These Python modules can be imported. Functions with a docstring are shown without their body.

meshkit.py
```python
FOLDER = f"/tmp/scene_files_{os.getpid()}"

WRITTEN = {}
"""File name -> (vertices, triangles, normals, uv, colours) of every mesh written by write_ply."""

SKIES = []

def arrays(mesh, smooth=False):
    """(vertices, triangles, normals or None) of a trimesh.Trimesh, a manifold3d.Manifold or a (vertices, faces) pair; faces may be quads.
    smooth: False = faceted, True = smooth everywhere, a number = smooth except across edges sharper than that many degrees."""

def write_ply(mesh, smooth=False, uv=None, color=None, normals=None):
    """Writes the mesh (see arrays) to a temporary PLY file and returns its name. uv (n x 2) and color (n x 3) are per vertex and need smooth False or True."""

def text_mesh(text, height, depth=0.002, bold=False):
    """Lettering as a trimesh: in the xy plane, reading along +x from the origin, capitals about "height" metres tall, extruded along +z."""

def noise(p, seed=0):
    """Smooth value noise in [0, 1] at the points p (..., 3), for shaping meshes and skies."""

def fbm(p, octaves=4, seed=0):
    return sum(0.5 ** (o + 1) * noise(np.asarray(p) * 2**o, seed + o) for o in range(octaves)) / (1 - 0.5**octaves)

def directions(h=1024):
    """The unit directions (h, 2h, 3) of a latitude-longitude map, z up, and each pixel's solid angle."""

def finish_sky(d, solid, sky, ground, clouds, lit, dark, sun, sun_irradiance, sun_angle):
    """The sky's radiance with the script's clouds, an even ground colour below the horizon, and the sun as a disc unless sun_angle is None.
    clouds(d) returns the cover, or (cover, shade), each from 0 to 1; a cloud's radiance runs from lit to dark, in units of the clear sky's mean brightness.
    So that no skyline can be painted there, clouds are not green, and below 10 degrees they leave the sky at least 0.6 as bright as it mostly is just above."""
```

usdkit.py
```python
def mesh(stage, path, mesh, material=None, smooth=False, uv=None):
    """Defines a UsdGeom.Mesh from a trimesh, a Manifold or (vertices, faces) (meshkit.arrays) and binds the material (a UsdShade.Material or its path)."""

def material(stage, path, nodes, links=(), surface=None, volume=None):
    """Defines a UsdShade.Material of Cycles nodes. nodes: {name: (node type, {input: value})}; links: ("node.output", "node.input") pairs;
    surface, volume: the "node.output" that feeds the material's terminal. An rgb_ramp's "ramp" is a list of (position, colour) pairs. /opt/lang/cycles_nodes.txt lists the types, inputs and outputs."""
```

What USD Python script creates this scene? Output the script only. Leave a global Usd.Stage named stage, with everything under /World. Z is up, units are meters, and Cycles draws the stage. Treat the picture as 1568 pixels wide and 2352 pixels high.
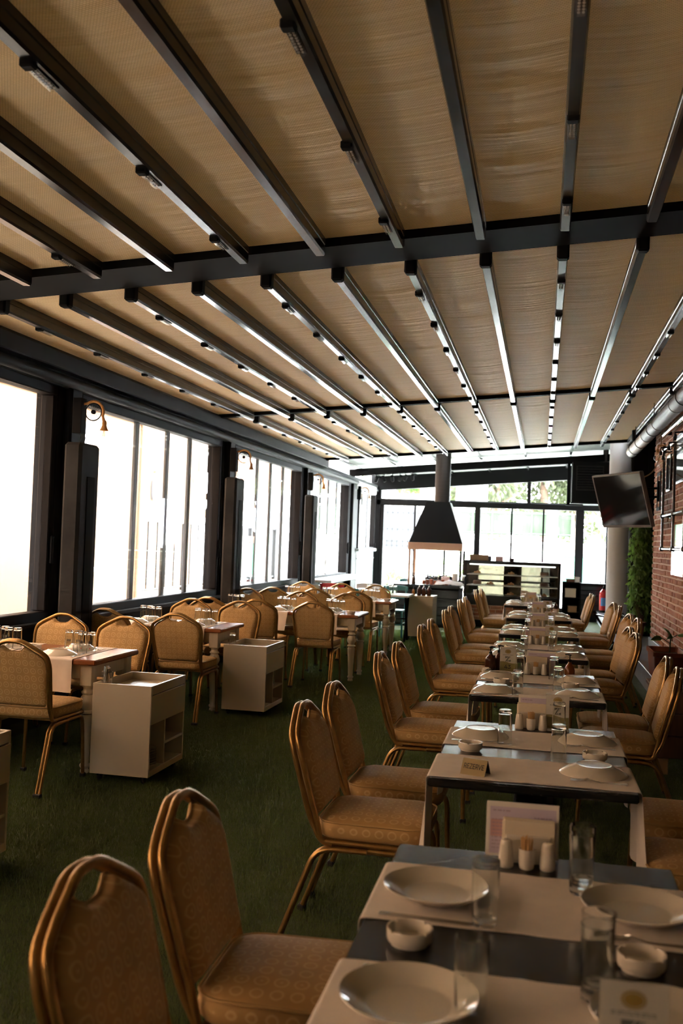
import math, random
import numpy as np
import trimesh
import shapely
from shapely.geometry import Polygon, Point, box as sbox
from scipy.spatial import Delaunay, ConvexHull
import usdkit, meshkit
from pxr import Usd, UsdGeom, UsdLux, UsdShade, Gf, Sdf, Vt

rng = random.Random(7)
nrng = np.random.default_rng(7)
PI = math.pi
stage = Usd.Stage.CreateInMemory()
UsdGeom.SetStageUpAxis(stage, UsdGeom.Tokens.z)
UsdGeom.SetStageMetersPerUnit(stage, 1.0)
UsdGeom.Xform.Define(stage, '/World')
UsdGeom.Scope.Define(stage, '/World/Looks')

# ------------------------------------------------------------------ camera, sky, sun, exposure
R = np.array([[0.9796921, -0.0307925, -0.1981293], [0.1970718, -0.0342734, 0.9797898], [0.0369607, 0.9989380, 0.0275090]])
EYE = (0.0, 0.0, 1.60)
cam = UsdGeom.Camera.Define(stage, '/World/camera')
M4 = Gf.Matrix4d(1)
for i, col in enumerate((R[:, 0], R[:, 1], -R[:, 2])):
    M4.SetRow(i, Gf.Vec4d(*[float(c) for c in col], 0))
M4.SetRow(3, Gf.Vec4d(*EYE, 1))
cam.AddTransformOp().Set(M4)
cam.CreateHorizontalApertureAttr(24.0)
cam.CreateVerticalApertureAttr(36.0)
cam.CreateFocalLengthAttr(35.0)
cam.CreateFStopAttr(3.5)
cam.CreateFocusDistanceAttr(6.0)
cam.CreateClippingRangeAttr(Gf.Vec2f(0.05, 500))
cam.CreateExposureAttr(1.60)

sky = UsdLux.DomeLight.Define(stage, '/World/sky_light')
sky.CreateIntensityAttr(6.6)
sky.CreateColorAttr(Gf.Vec3f(0.86, 0.94, 1.0))
sun = UsdLux.DistantLight.Define(stage, '/World/sun_light')
sun.CreateIntensityAttr(15.0)
sun.CreateAngleAttr(1.5)
sun.CreateColorAttr(Gf.Vec3f(1.0, 0.93, 0.82))
_sd = np.array([-0.24, -0.60, 0.76]); _sd /= np.linalg.norm(_sd)      # towards the sun: behind the brick wall, over the roof
_e = np.array([0, 0, 1.0]); _x = np.cross(_e, _sd); _x /= np.linalg.norm(_x); _y = np.cross(_sd, _x)
ms = Gf.Matrix4d(1)
for i, col in enumerate((_x, _y, _sd)):
    ms.SetRow(i, Gf.Vec4d(*[float(c) for c in col], 0))
sun.AddTransformOp().Set(ms)

# ------------------------------------------------------------------ materials
M = {}

def mat(name, nodes, links=(), surface=None):
    M[name] = usdkit.material(stage, '/World/Looks/' + name, nodes, links, surface=surface)

def plain(name, color, rough=0.5, metal=0.0, **kw):
    mat(name, {'p': ('principled_bsdf', {'base_color': color, 'roughness': rough, 'metallic': metal, **kw})}, surface='p.BSDF')

def varied(name, c1, c2, scale, rough=0.6, metal=0.0, bump=0.0, bscale=None, detail=4.0, coord='object', stretch=(1, 1, 1), dist=0.002, **kw):
    """Two tones mixed by noise, with optional bump."""
    nodes = {'tc': ('texture_coordinate', {}), 'mp': ('mapping', {'scale': stretch}), 'n': ('noise_texture', {'scale': scale, 'detail': detail}),
             'r': ('rgb_ramp', {'ramp': [(0.3, c1), (0.7, c2)]}), 'p': ('principled_bsdf', {'roughness': rough, 'metallic': metal, **kw})}
    links = [('tc.' + coord, 'mp.vector'), ('mp.vector', 'n.vector'), ('n.fac', 'r.fac'), ('r.color', 'p.base_color')]
    if bump:
        nodes['n2'] = ('noise_texture', {'scale': bscale or scale * 6, 'detail': 3.0})
        nodes['b'] = ('bump', {'strength': bump, 'distance': dist})
        links += [('mp.vector', 'n2.vector'), ('n2.fac', 'b.height'), ('b.normal', 'p.normal')]
    mat(name, nodes, links, 'p.BSDF')

def ring_fabric(name, base, light, scale, bg=1.0):
    """Upholstery with a lattice of woven rings and dots."""
    nodes = {'tc': ('texture_coordinate', {}), 'mp': ('mapping', {'scale': scale, 'location': (0.5, 0.0 if scale[1] < 0.1 else 0.5, 0.5)}),
             'v': ('voronoi_texture', {'scale': 1.0, 'randomness': 0.0}),
             'r': ('rgb_ramp', {'ramp': [(0.0, light), (0.06, light), (0.1, base), (0.27, base), (0.31, light), (0.37, light), (0.41, base), (1.0, base)]}),
             'n': ('noise_texture', {'scale': 420.0, 'detail': 2.0}), 'w': ('noise_texture', {'scale': 9.0, 'detail': 3.0}),
             'wr': ('rgb_ramp', {'ramp': [(0.3, (0.86, 0.86, 0.86)), (0.7, (1.06, 1.06, 1.06))]}),
             'm': ('mix', {'mix_type': 'multiply', 'fac': 1.0}), 'b': ('bump', {'strength': 0.35, 'distance': 0.001}),
             'p': ('principled_bsdf', {'roughness': 0.75, 'sheen_weight': 0.25, 'sheen_roughness': 0.4, 'sheen_tint': (1.0, 0.85, 0.6)})}
    links = [('tc.object', 'mp.vector'), ('mp.vector', 'v.vector'), ('v.distance', 'r.fac'), ('tc.object', 'n.vector'), ('tc.object', 'w.vector'), ('w.fac', 'wr.fac'),
             ('r.color', 'm.color1'), ('wr.color', 'm.color2'), ('m.color', 'p.base_color'), ('n.fac', 'b.height'), ('b.normal', 'p.normal')]
    mat(name, nodes, links, 'p.BSDF')

ring_fabric('fabric_back', (0.43, 0.26, 0.092), (0.55, 0.37, 0.165), (21, 0.001, 21))
ring_fabric('fabric_seat', (0.41, 0.245, 0.086), (0.52, 0.345, 0.150), (20, 20, 20))
plain('fabric_piping', (0.40, 0.25, 0.09), 0.7)
varied('gold_metal', (0.30, 0.17, 0.055), (0.38, 0.23, 0.08), 30, rough=0.32, metal=0.85)
plain('rubber', (0.012, 0.012, 0.012), 0.7)
plain('black_metal', (0.006, 0.006, 0.0062), 0.75, specular_ior_level=0.08)
plain('black_gloss', (0.01, 0.01, 0.011), 0.22)
plain('black_matt', (0.008, 0.008, 0.008), 0.85, specular_ior_level=0.1)
plain('dark_interior', (0.015, 0.012, 0.010), 0.9)
varied('rail_metal', (0.012, 0.012, 0.012), (0.018, 0.018, 0.018), 5, rough=0.20, stretch=(8, 0.3, 8), specular_ior_level=0.4)
varied('frame_metal', (0.006, 0.0055, 0.006), (0.010, 0.0085, 0.0085), 3, rough=0.6, stretch=(3, 3, 0.3), specular_ior_level=0.12)
varied('wall_paint', (0.018, 0.018, 0.019), (0.028, 0.027, 0.027), 2.2, rough=0.7, bump=0.25, bscale=20, dist=0.004, specular_ior_level=0.2)
varied('column_paint', (0.010, 0.010, 0.0105), (0.024, 0.0235, 0.023), 3.0, rough=0.75, bump=0.5, bscale=22, dist=0.006, specular_ior_level=0.2)
varied('grey_panel', (0.40, 0.44, 0.44), (0.50, 0.53, 0.52), 4, rough=0.55, stretch=(1, 1, 0.3))
varied('concrete', (0.52, 0.53, 0.55), (0.68, 0.69, 0.70), 2.5, rough=0.7, bump=0.3, bscale=25, dist=0.004, stretch=(1, 1, 0.4))
varied('ledge_stone', (0.16, 0.18, 0.21), (0.23, 0.25, 0.29), 3.5, rough=0.42, bump=0.15, bscale=40)
varied('turf_base', (0.040, 0.058, 0.015), (0.066, 0.086, 0.027), 6, rough=0.95, bump=1.0, bscale=260, dist=0.01)
varied('roof_white', (0.60, 0.60, 0.58), (0.70, 0.70, 0.67), 2, rough=0.5)
plain('trolley_white', (0.50, 0.435, 0.325), 0.38)
plain('ceramic', (0.66, 0.61, 0.52), 0.14, coat_weight=0.5)
plain('ceramic_foot', (0.55, 0.50, 0.42), 0.45)
plain('steel', (0.55, 0.54, 0.52), 0.2, 1.0)
plain('chrome', (0.75, 0.75, 0.74), 0.12, 1.0)
plain('paper', (0.72, 0.69, 0.64), 0.7)
plain('paper_lilac', (0.56, 0.48, 0.60), 0.6)
plain('paper_rose', (0.55, 0.33, 0.33), 0.6)
plain('paper_napkin', (0.66, 0.58, 0.45), 0.85)
plain('ink', (0.03, 0.025, 0.025), 0.6)
plain('ink_grey', (0.14, 0.15, 0.15), 0.6)
plain('ink_gold', (0.40, 0.28, 0.06), 0.5)
plain('ink_olive', (0.28, 0.25, 0.08), 0.6)
plain('ink_red', (0.55, 0.06, 0.05), 0.6)
plain('ink_blue', (0.20, 0.38, 0.70), 0.6)
plain('ink_blurb', (0.36, 0.28, 0.38), 0.6)
plain('brass_sheet', (0.52, 0.41, 0.24), 0.3, 0.7)
plain('acrylic_edge', (0.75, 0.76, 0.74), 0.15)
plain('toothpick', (0.58, 0.36, 0.15), 0.7)
varied('cream_wood', (0.50, 0.45, 0.34), (0.58, 0.52, 0.41), 7, rough=0.45, stretch=(6, 6, 0.7))
varied('red_wood', (0.19, 0.062, 0.022), (0.30, 0.105, 0.040), 9, rough=0.24, stretch=(0.7, 9, 9), bump=0.1)
varied('brown_wood', (0.075, 0.035, 0.018), (0.13, 0.06, 0.03), 8, rough=0.55, stretch=(6, 6, 0.6))
varied('terracotta', (0.17, 0.055, 0.030), (0.23, 0.080, 0.045), 9, rough=0.6, bump=0.2)
plain('soil', (0.02, 0.014, 0.010), 0.95)
plain('rope', (0.45, 0.22, 0.07), 0.85)
plain('lamp_amber', (0.55, 0.30, 0.10), 0.4)
plain('red_paint', (0.50, 0.012, 0.012), 0.3)
plain('label_blue', (0.10, 0.25, 0.55), 0.5)
plain('teal_paint', (0.015, 0.16, 0.18), 0.4)
plain('white_paint', (0.70, 0.72, 0.72), 0.4)
plain('grey_paint', (0.35, 0.37, 0.37), 0.45)
plain('copper_trim', (0.55, 0.36, 0.26), 0.35, 0.6)
plain('sauce_red', (0.30, 0.06, 0.02), 0.3)
plain('towel_white', (0.74, 0.72, 0.74), 0.9)
plain('box_pink', (0.62, 0.40, 0.38), 0.7)
plain('pastry', (0.45, 0.24, 0.09), 0.7)
plain('pastry_dark', (0.12, 0.05, 0.03), 0.6)
plain('duct_paint', (0.065, 0.052, 0.045), 0.55)
plain('flue_metal', (0.055, 0.045, 0.04), 0.45, 0.5)
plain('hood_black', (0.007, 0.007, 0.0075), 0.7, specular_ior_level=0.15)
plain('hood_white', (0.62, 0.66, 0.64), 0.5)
plain('tv_bezel', (0.10, 0.095, 0.095), 0.35)
plain('tv_screen', (0.012, 0.012, 0.013), 0.06)
plain('mirror_glass', (0.86, 0.88, 0.88), 0.02, 1.0)
plain('leaf_dark', (0.02, 0.045, 0.012), 0.5)
plain('peach_wall_trim', (0.34, 0.19, 0.085), 0.8)
varied('peach_wall', (0.150, 0.076, 0.036), (0.175, 0.090, 0.044), 0.8, rough=0.9, coord='object')
varied('orange_wall', (0.22, 0.085, 0.03), (0.26, 0.11, 0.04), 0.8, rough=0.9)
varied('white_wall', (0.80, 0.80, 0.78), (0.88, 0.87, 0.85), 0.6, rough=0.9)
varied('stone_wall', (0.14, 0.11, 0.075), (0.22, 0.18, 0.13), 3, rough=0.95, bump=0.6, bscale=10, dist=0.02)
varied('paving', (0.68, 0.65, 0.60), (0.78, 0.75, 0.70), 0.9, rough=0.95)
varied('asphalt', (0.19, 0.155, 0.115), (0.25, 0.21, 0.16), 0.9, rough=0.95)
plain('railing_iron', (0.010, 0.011, 0.012), 0.5)
plain('railing_grey', (0.10, 0.11, 0.12), 0.5)
varied('green_net', (0.014, 0.027, 0.011), (0.022, 0.036, 0.017), 2.0, rough=0.9, stretch=(6, 1, 0.5))
varied('bark', (0.07, 0.042, 0.026), (0.12, 0.075, 0.05), 5, rough=0.95, stretch=(4, 4, 0.6))
plain('bin_green', (0.03, 0.35, 0.16), 0.5)
plain('bin_magenta', (0.45, 0.06, 0.22), 0.5)
plain('slate_grey', (0.06, 0.063, 0.075), 0.6)
plain('timber', (0.30, 0.19, 0.10), 0.8)
plain('window_dark', (0.03, 0.035, 0.045), 0.1)
plain('mortar', (0.58, 0.43, 0.30), 0.95)

def translucent(name, c, ct, fac=0.45, rough=0.5):
    mat(name, {'p': ('principled_bsdf', {'base_color': c, 'roughness': rough}), 't': ('translucent_bsdf', {'color': ct}), 'm': ('mix_closure', {'fac': fac})},
        [('p.BSDF', 'm.closure1'), ('t.BSDF', 'm.closure2')], 'm.closure')
translucent('leaf_green', (0.13, 0.24, 0.065), (0.16, 0.30, 0.05), 0.35)
translucent('leaf_olive', (0.055, 0.066, 0.032), (0.06, 0.075, 0.025), 0.4)
translucent('leaf_bright', (0.16, 0.34, 0.06), (0.25, 0.48, 0.06), 0.4)
translucent('grass_blade', (0.086, 0.118, 0.030), (0.070, 0.115, 0.016), 0.25, 0.55)
translucent('roof_sheet', (0.55, 0.57, 0.54), (0.80, 0.83, 0.80), 0.06)
def thin_clear(name, tint, rough=0.0):
    """Thin clear sheet: transparent, with mirror reflection by Schlick's rule on either face."""
    mat(name, {'t': ('transparent_bsdf', {'color': tint}), 'g': ('glossy_bsdf', {'color': (1, 1, 1), 'roughness': rough}), 'lw': ('layer_weight', {'blend': 0.5}),
               'pw': ('math', {'math_type': 'power', 'value2': 5.0}), 'ma': ('math', {'math_type': 'multiply_add', 'value2': 0.94, 'value3': 0.035}), 'm': ('mix_closure', {})},
        [('lw.facing', 'pw.value1'), ('pw.value', 'ma.value1'), ('ma.value', 'm.fac'), ('t.BSDF', 'm.closure1'), ('g.BSDF', 'm.closure2')], 'm.closure')
thin_clear('window_pane', (0.985, 0.99, 0.99))
thin_clear('clear_plastic', (0.95, 0.95, 0.94), 0.03)
thin_clear('tinted_glass', (0.22, 0.21, 0.17), 0.02)
thin_clear('bulb_glass', (0.98, 0.94, 0.86), 0.02)
mat('glass', {'g': ('glass_bsdf', {'color': (0.97, 0.98, 0.975), 'roughness': 0.0, 'IOR': 1.48})}, surface='g.BSDF')
mat('amber_glass', {'p': ('principled_bsdf', {'base_color': (0.34, 0.10, 0.015), 'roughness': 0.08, 'transmission_weight': 0.55})}, surface='p.BSDF')
mat('dark_glass', {'p': ('principled_bsdf', {'base_color': (0.06, 0.02, 0.01), 'roughness': 0.1, 'transmission_weight': 0.2})}, surface='p.BSDF')
mat('led_lens', {'p': ('principled_bsdf', {'base_color': (0.75, 0.72, 0.68), 'roughness': 0.12, 'transmission_weight': 0.45})}, surface='p.BSDF')
mat('showcase_light', {'e': ('emission', {'color': (0.85, 1.0, 0.9), 'strength': 1.2})}, surface='e.emission')
# dark marble laminate: thin pale veins on slate
mat('marble', {'tc': ('texture_coordinate', {}), 'n': ('noise_texture', {'scale': 2.6, 'detail': 5.0, 'distortion': 0.7}),
               'a': ('math', {'math_type': 'subtract', 'value2': 0.5}), 'ab': ('math', {'math_type': 'absolute'}),
               'r': ('rgb_ramp', {'ramp': [(0.0, (0.17, 0.16, 0.15)), (0.007, (0.06, 0.06, 0.062)), (0.025, (0.022, 0.023, 0.026)), (1.0, (0.011, 0.0115, 0.013))]}),
               'n2': ('noise_texture', {'scale': 3.0, 'detail': 2.0}), 'r2': ('rgb_ramp', {'ramp': [(0.52, (0.02, 0.021, 0.024)), (0.66, (1, 1, 1))]}), 'dk': ('mix', {'mix_type': 'mix', 'color1': (0.012, 0.0125, 0.014)}),
               'p': ('principled_bsdf', {'roughness': 0.17, 'specular_ior_level': 0.22})},
    [('tc.object', 'n.vector'), ('tc.object', 'n2.vector'), ('n.fac', 'a.value1'), ('a.value', 'ab.value1'), ('ab.value', 'r.fac'), ('n2.fac', 'r2.fac'), ('r2.color', 'dk.fac'), ('r.color', 'dk.color2'), ('dk.color', 'p.base_color')], 'p.BSDF')
# table linen: fine weave
mat('linen', {'tc': ('texture_coordinate', {}), 'w1': ('wave_texture', {'scale': 260.0, 'bands_direction': 'x'}), 'w2': ('wave_texture', {'scale': 260.0, 'bands_direction': 'y'}),
              'ad': ('math', {'math_type': 'add'}), 'n': ('noise_texture', {'scale': 14.0, 'detail': 4.0}), 'r': ('rgb_ramp', {'ramp': [(0.3, (0.75, 0.67, 0.59)), (0.7, (0.83, 0.75, 0.67))]}),
              'b': ('bump', {'strength': 0.15, 'distance': 0.0006}), 'p': ('principled_bsdf', {'roughness': 0.85, 'sheen_weight': 0.15}), 'tr': ('translucent_bsdf', {'color': (0.70, 0.60, 0.48)}), 'mc': ('mix_closure', {'fac': 0.12})},
    [('p.BSDF', 'mc.closure1'), ('tr.BSDF', 'mc.closure2'), ('tc.object', 'w1.vector'), ('tc.object', 'w2.vector'), ('w1.fac', 'ad.value1'), ('w2.fac', 'ad.value2'), ('ad.value', 'b.height'), ('b.normal', 'p.normal'), ('tc.object', 'n.vector'), ('n.fac', 'r.fac'), ('r.color', 'p.base_color')], 'mc.closure')
# woven roof membrane: rows of small dashes, wrinkles across the rails
mat('roof_fabric', {'g': ('geometry', {}), 'mp': ('mapping', {'scale': (1, 1, 1), 'rotation': (0, 0, 0.12)}),
                    'br': ('brick_texture', {'scale': 1.0, 'brick_width': 0.0125, 'row_height': 0.0085, 'mortar_size': 0.0017, 'mortar_smooth': 0.6, 'color1': (0.80, 0.60, 0.35), 'color2': (0.76, 0.56, 0.32), 'mortar': (0.48, 0.33, 0.17)}),
                    'st': ('mapping', {'scale': (0.55, 9.0, 1)}), 'n': ('noise_texture', {'scale': 1.6, 'detail': 3.0}),
                    'n3': ('noise_texture', {'scale': 0.7, 'detail': 2.0}), 'r3': ('rgb_ramp', {'ramp': [(0.35, (0.93, 0.93, 0.93)), (0.7, (1.03, 1.03, 1.03))]}), 'm': ('mix', {'mix_type': 'multiply', 'fac': 1.0}),
                    'b': ('bump', {'strength': 0.75, 'distance': 0.02}), 'b2': ('bump', {'strength': 0.4, 'distance': 0.001}),
                    'p': ('principled_bsdf', {'roughness': 0.6, 'specular_ior_level': 0.25}), 'tl': ('translucent_bsdf', {'color': (0.72, 0.36, 0.11)}), 'mc': ('mix_closure', {'fac': 0.002})},
    [('p.BSDF', 'mc.closure1'), ('tl.BSDF', 'mc.closure2'), ('g.position', 'mp.vector'), ('mp.vector', 'br.vector'), ('g.position', 'st.vector'), ('st.vector', 'n.vector'), ('g.position', 'n3.vector'), ('n3.fac', 'r3.fac'), ('br.color', 'm.color1'), ('r3.color', 'm.color2'),
     ('m.color', 'p.base_color'), ('n.fac', 'b.height'), ('br.fac', 'b2.height'), ('b.normal', 'b2.normal'), ('b2.normal', 'p.normal')], 'mc.closure')
BRICKS = ['brick_a', 'brick_b', 'brick_c', 'brick_d']
for nm, c in zip(BRICKS, [(0.33, 0.125, 0.055), (0.37, 0.15, 0.070), (0.28, 0.10, 0.048), (0.36, 0.17, 0.090)]):
    varied(nm, tuple(x * 0.75 for x in c), tuple(x * 1.15 for x in c), 16, rough=0.9, bump=0.6, bscale=60, dist=0.004)
# ------------------------------------------------------------------ mesh helpers
def _chamfer_faces():
    v = _chamfer_verts(1, 1, 1, 0.2)
    h = ConvexHull(v)
    f = h.simplices.copy()
    for i, t in enumerate(f):
        a, b, c = v[t]
        if np.dot(np.cross(b - a, c - a), a + b + c) < 0:
            f[i] = t[::-1]
    return f

def _chamfer_verts(sx, sy, sz, b):
    hx, hy, hz = sx / 2, sy / 2, sz / 2
    out = []
    for x in (-1, 1):
        for y in (-1, 1):
            for z in (-1, 1):
                out += [(x * (hx - b), y * (hy - b), z * hz), (x * (hx - b), y * hy, z * (hz - b)), (x * hx, y * (hy - b), z * (hz - b))]
    return np.array(out)
CF = _chamfer_faces()
BF = trimesh.creation.box((1, 1, 1)).faces
BV = trimesh.creation.box((1, 1, 1)).vertices

class MB:
    """Collects pieces into one mesh."""
    def __init__(self): self.v, self.f, self.n = [], [], 0
    def add(self, v, f=None):
        if f is None:
            v, f = (np.asarray(v.vertices), np.asarray(v.faces)) if hasattr(v, 'vertices') else v
        v = np.asarray(v, float); f = np.asarray(f, int)
        if f.shape[1] == 4: f = np.vstack([f[:, [0, 1, 2]], f[:, [0, 2, 3]]])
        self.v.append(v); self.f.append(f + self.n); self.n += len(v)
        return self
    def box(self, c, s, b=0.0, rot=None):
        """Box about c with size s, chamfered by b; rot a 3x3 matrix."""
        if b > 0: v, f = _chamfer_verts(*s, min(b, min(s) * 0.45)), CF
        else: v, f = BV * np.array(s), BF
        if rot is not None: v = v @ np.asarray(rot).T
        return self.add(v + np.array(c), f)
    def span(self, x0, x1, y0, y1, z0, z1, b=0.0):
        return self.box(((x0 + x1) / 2, (y0 + y1) / 2, (z0 + z1) / 2), (abs(x1 - x0), abs(y1 - y0), abs(z1 - z0)), b)
    def tube(self, path, r, n=8, closed=False): return self.add(*tube(path, r, n, closed))
    def lathe(self, prof, n=24, c=(0, 0, 0)):
        v, f = lathe(prof, n); return self.add(v + np.array(c), f)
    def cyl(self, c, r, h, n=16, axis='z', b=0.0):
        b = min(b, r * .4, h * .4) if b else 0
        pr = [(0, -h / 2), (r - b, -h / 2), (r, -h / 2 + b), (r, h / 2 - b), (r - b, h / 2), (0, h / 2)] if b else [(0, -h / 2), (r, -h / 2), (r, h / 2), (0, h / 2)]
        v, f = lathe(pr, n)
        if axis == 'x': v = v[:, [2, 0, 1]]
        if axis == 'y': v = v[:, [1, 2, 0]]
        return self.add(v + np.array(c), f)
    def ext(self, poly, h, T=None):
        m = trimesh.creation.extrude_polygon(poly, h, engine='earcut')
        v = np.asarray(m.vertices)
        if T is not None: v = v @ np.asarray(T)[:3, :3].T + (np.asarray(T)[:3, 3] if np.shape(T)[1] == 4 else 0)
        return self.add(v, m.faces)
    def move(self, T=None, t=(0, 0, 0)):
        self.v = [(x @ np.asarray(T).T if T is not None else x) + np.array(t) for x in self.v]; return self
    def get(self): return np.vstack(self.v), np.vstack(self.f)

def rz(a): c, s = math.cos(a), math.sin(a); return np.array([[c, -s, 0], [s, c, 0], [0, 0, 1.0]])
def rx(a): c, s = math.cos(a), math.sin(a); return np.array([[1.0, 0, 0], [0, c, -s], [0, s, c]])
def ry(a): c, s = math.cos(a), math.sin(a); return np.array([[c, 0, s], [0, 1.0, 0], [-s, 0, c]])

def fillet(pts, r, n=5, closed=False):
    """Rounds the corners of a polyline."""
    pts = [np.array(p, float) for p in pts]; out = []; N = len(pts)
    for i, p in enumerate(pts):
        if not closed and i in (0, N - 1): out.append(p); continue
        a, c = pts[i - 1], pts[(i + 1) % N]
        da, dc = a - p, c - p; la, lc = np.linalg.norm(da), np.linalg.norm(dc)
        q = min(r, la * 0.48, lc * 0.48)
        s, e = p + da / la * q, p + dc / lc * q
        for k in range(n + 1):
            t = k / n; out.append((1 - t) ** 2 * s + 2 * t * (1 - t) * p + t * t * e)
    return np.array(out)

def tube(path, r, n=8, closed=False):
    p = np.asarray(path, float); N = len(p)
    t = np.roll(p, -1, 0) - np.roll(p, 1, 0) if closed else np.gradient(p, axis=0)
    t /= np.linalg.norm(t, axis=1, keepdims=True) + 1e-12
    a = np.cross(t[0], [0.13, 0.2, 0.97]) if abs(t[0][2]) < 0.9 else np.cross(t[0], [1.0, 0.1, 0])
    a /= np.linalg.norm(a); A = []
    for k in range(N):
        a = a - t[k] * np.dot(a, t[k]); a /= np.linalg.norm(a); A.append(a)
    A = np.array(A); B = np.cross(t, A); ang = np.arange(n) * 2 * PI / n
    rr = np.broadcast_to(r, (N,))[:, None, None]
    v = (p[:, None] + rr * (np.cos(ang)[None, :, None] * A[:, None] + np.sin(ang)[None, :, None] * B[:, None])).reshape(-1, 3)
    f = []
    for i in range(N if closed else N - 1):
        j = (i + 1) % N
        for k in range(n):
            l = (k + 1) % n
            f += [(i * n + k, j * n + k, j * n + l), (i * n + k, j * n + l, i * n + l)]
    f = np.array(f)[:, ::-1]
    if not closed:
        v = np.vstack([v, p[0], p[-1]]); c0, c1 = N * n, N * n + 1
        e = [(c0, (k + 1) % n, k) for k in range(n)] + [(c1, (N - 1) * n + k, (N - 1) * n + (k + 1) % n) for k in range(n)]
        f = np.vstack([f, np.array(e)[:, ::-1]])
    return v, f

def lathe(prof, n=24):
    """Revolves (r, z) pairs about z; run the profile upwards on the outside for outward faces."""
    v, rows = [], []
    ang = np.arange(n) * 2 * PI / n
    for r, z in prof:
        if r < 1e-6: rows.append([len(v)]); v.append((0, 0, z))
        else:
            rows.append(list(range(len(v), len(v) + n))); v += [(r * math.cos(a), r * math.sin(a), z) for a in ang]
    f = []
    for a, b in zip(rows, rows[1:]):
        for k in range(n):
            l = (k + 1) % n
            if len(a) == 1 and len(b) == 1: continue
            if len(a) == 1: f.append((a[0], b[l], b[k]))
            elif len(b) == 1: f.append((a[k], a[l], b[0]))
            else: f += [(a[k], a[l], b[l]), (a[k], b[l], b[k])]
    return np.array(v, float), np.array(f)

def loft(rings, cap0=True, cap1=True):
    n = len(rings[0]); v = np.vstack(rings); f = []
    for i in range(len(rings) - 1):
        for k in range(n):
            l = (k + 1) % n
            f += [(i * n + k, i * n + l, (i + 1) * n + l), (i * n + k, (i + 1) * n + l, (i + 1) * n + k)]
    if cap0:
        v = np.vstack([v, np.mean(rings[0], 0)]); c = len(v) - 1; f += [(c, (k + 1) % n, k) for k in range(n)]
    if cap1:
        o = (len(rings) - 1) * n; v = np.vstack([v, np.mean(rings[-1], 0)]); c = len(v) - 1; f += [(c, o + k, o + (k + 1) % n) for k in range(n)]
    return v, np.array(f)

def rrect(w, d, r, n=5, taper=1.0):
    """Rounded rectangle outline (x, y), counter-clockwise; the back half is narrowed by taper."""
    out = []
    for sx, sy, a0 in ((1, 1, 0), (-1, 1, PI / 2), (-1, -1, PI), (1, -1, 1.5 * PI)):
        for k in range(n + 1):
            a = a0 + PI / 2 * k / n
            x, y = sx * (w / 2 - r) + r * math.cos(a), sy * (d / 2 - r) + r * math.sin(a)
            out.append((x * (1 - (1 - taper) * (0.5 - y / d)), y))
    return np.array(out)

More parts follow.
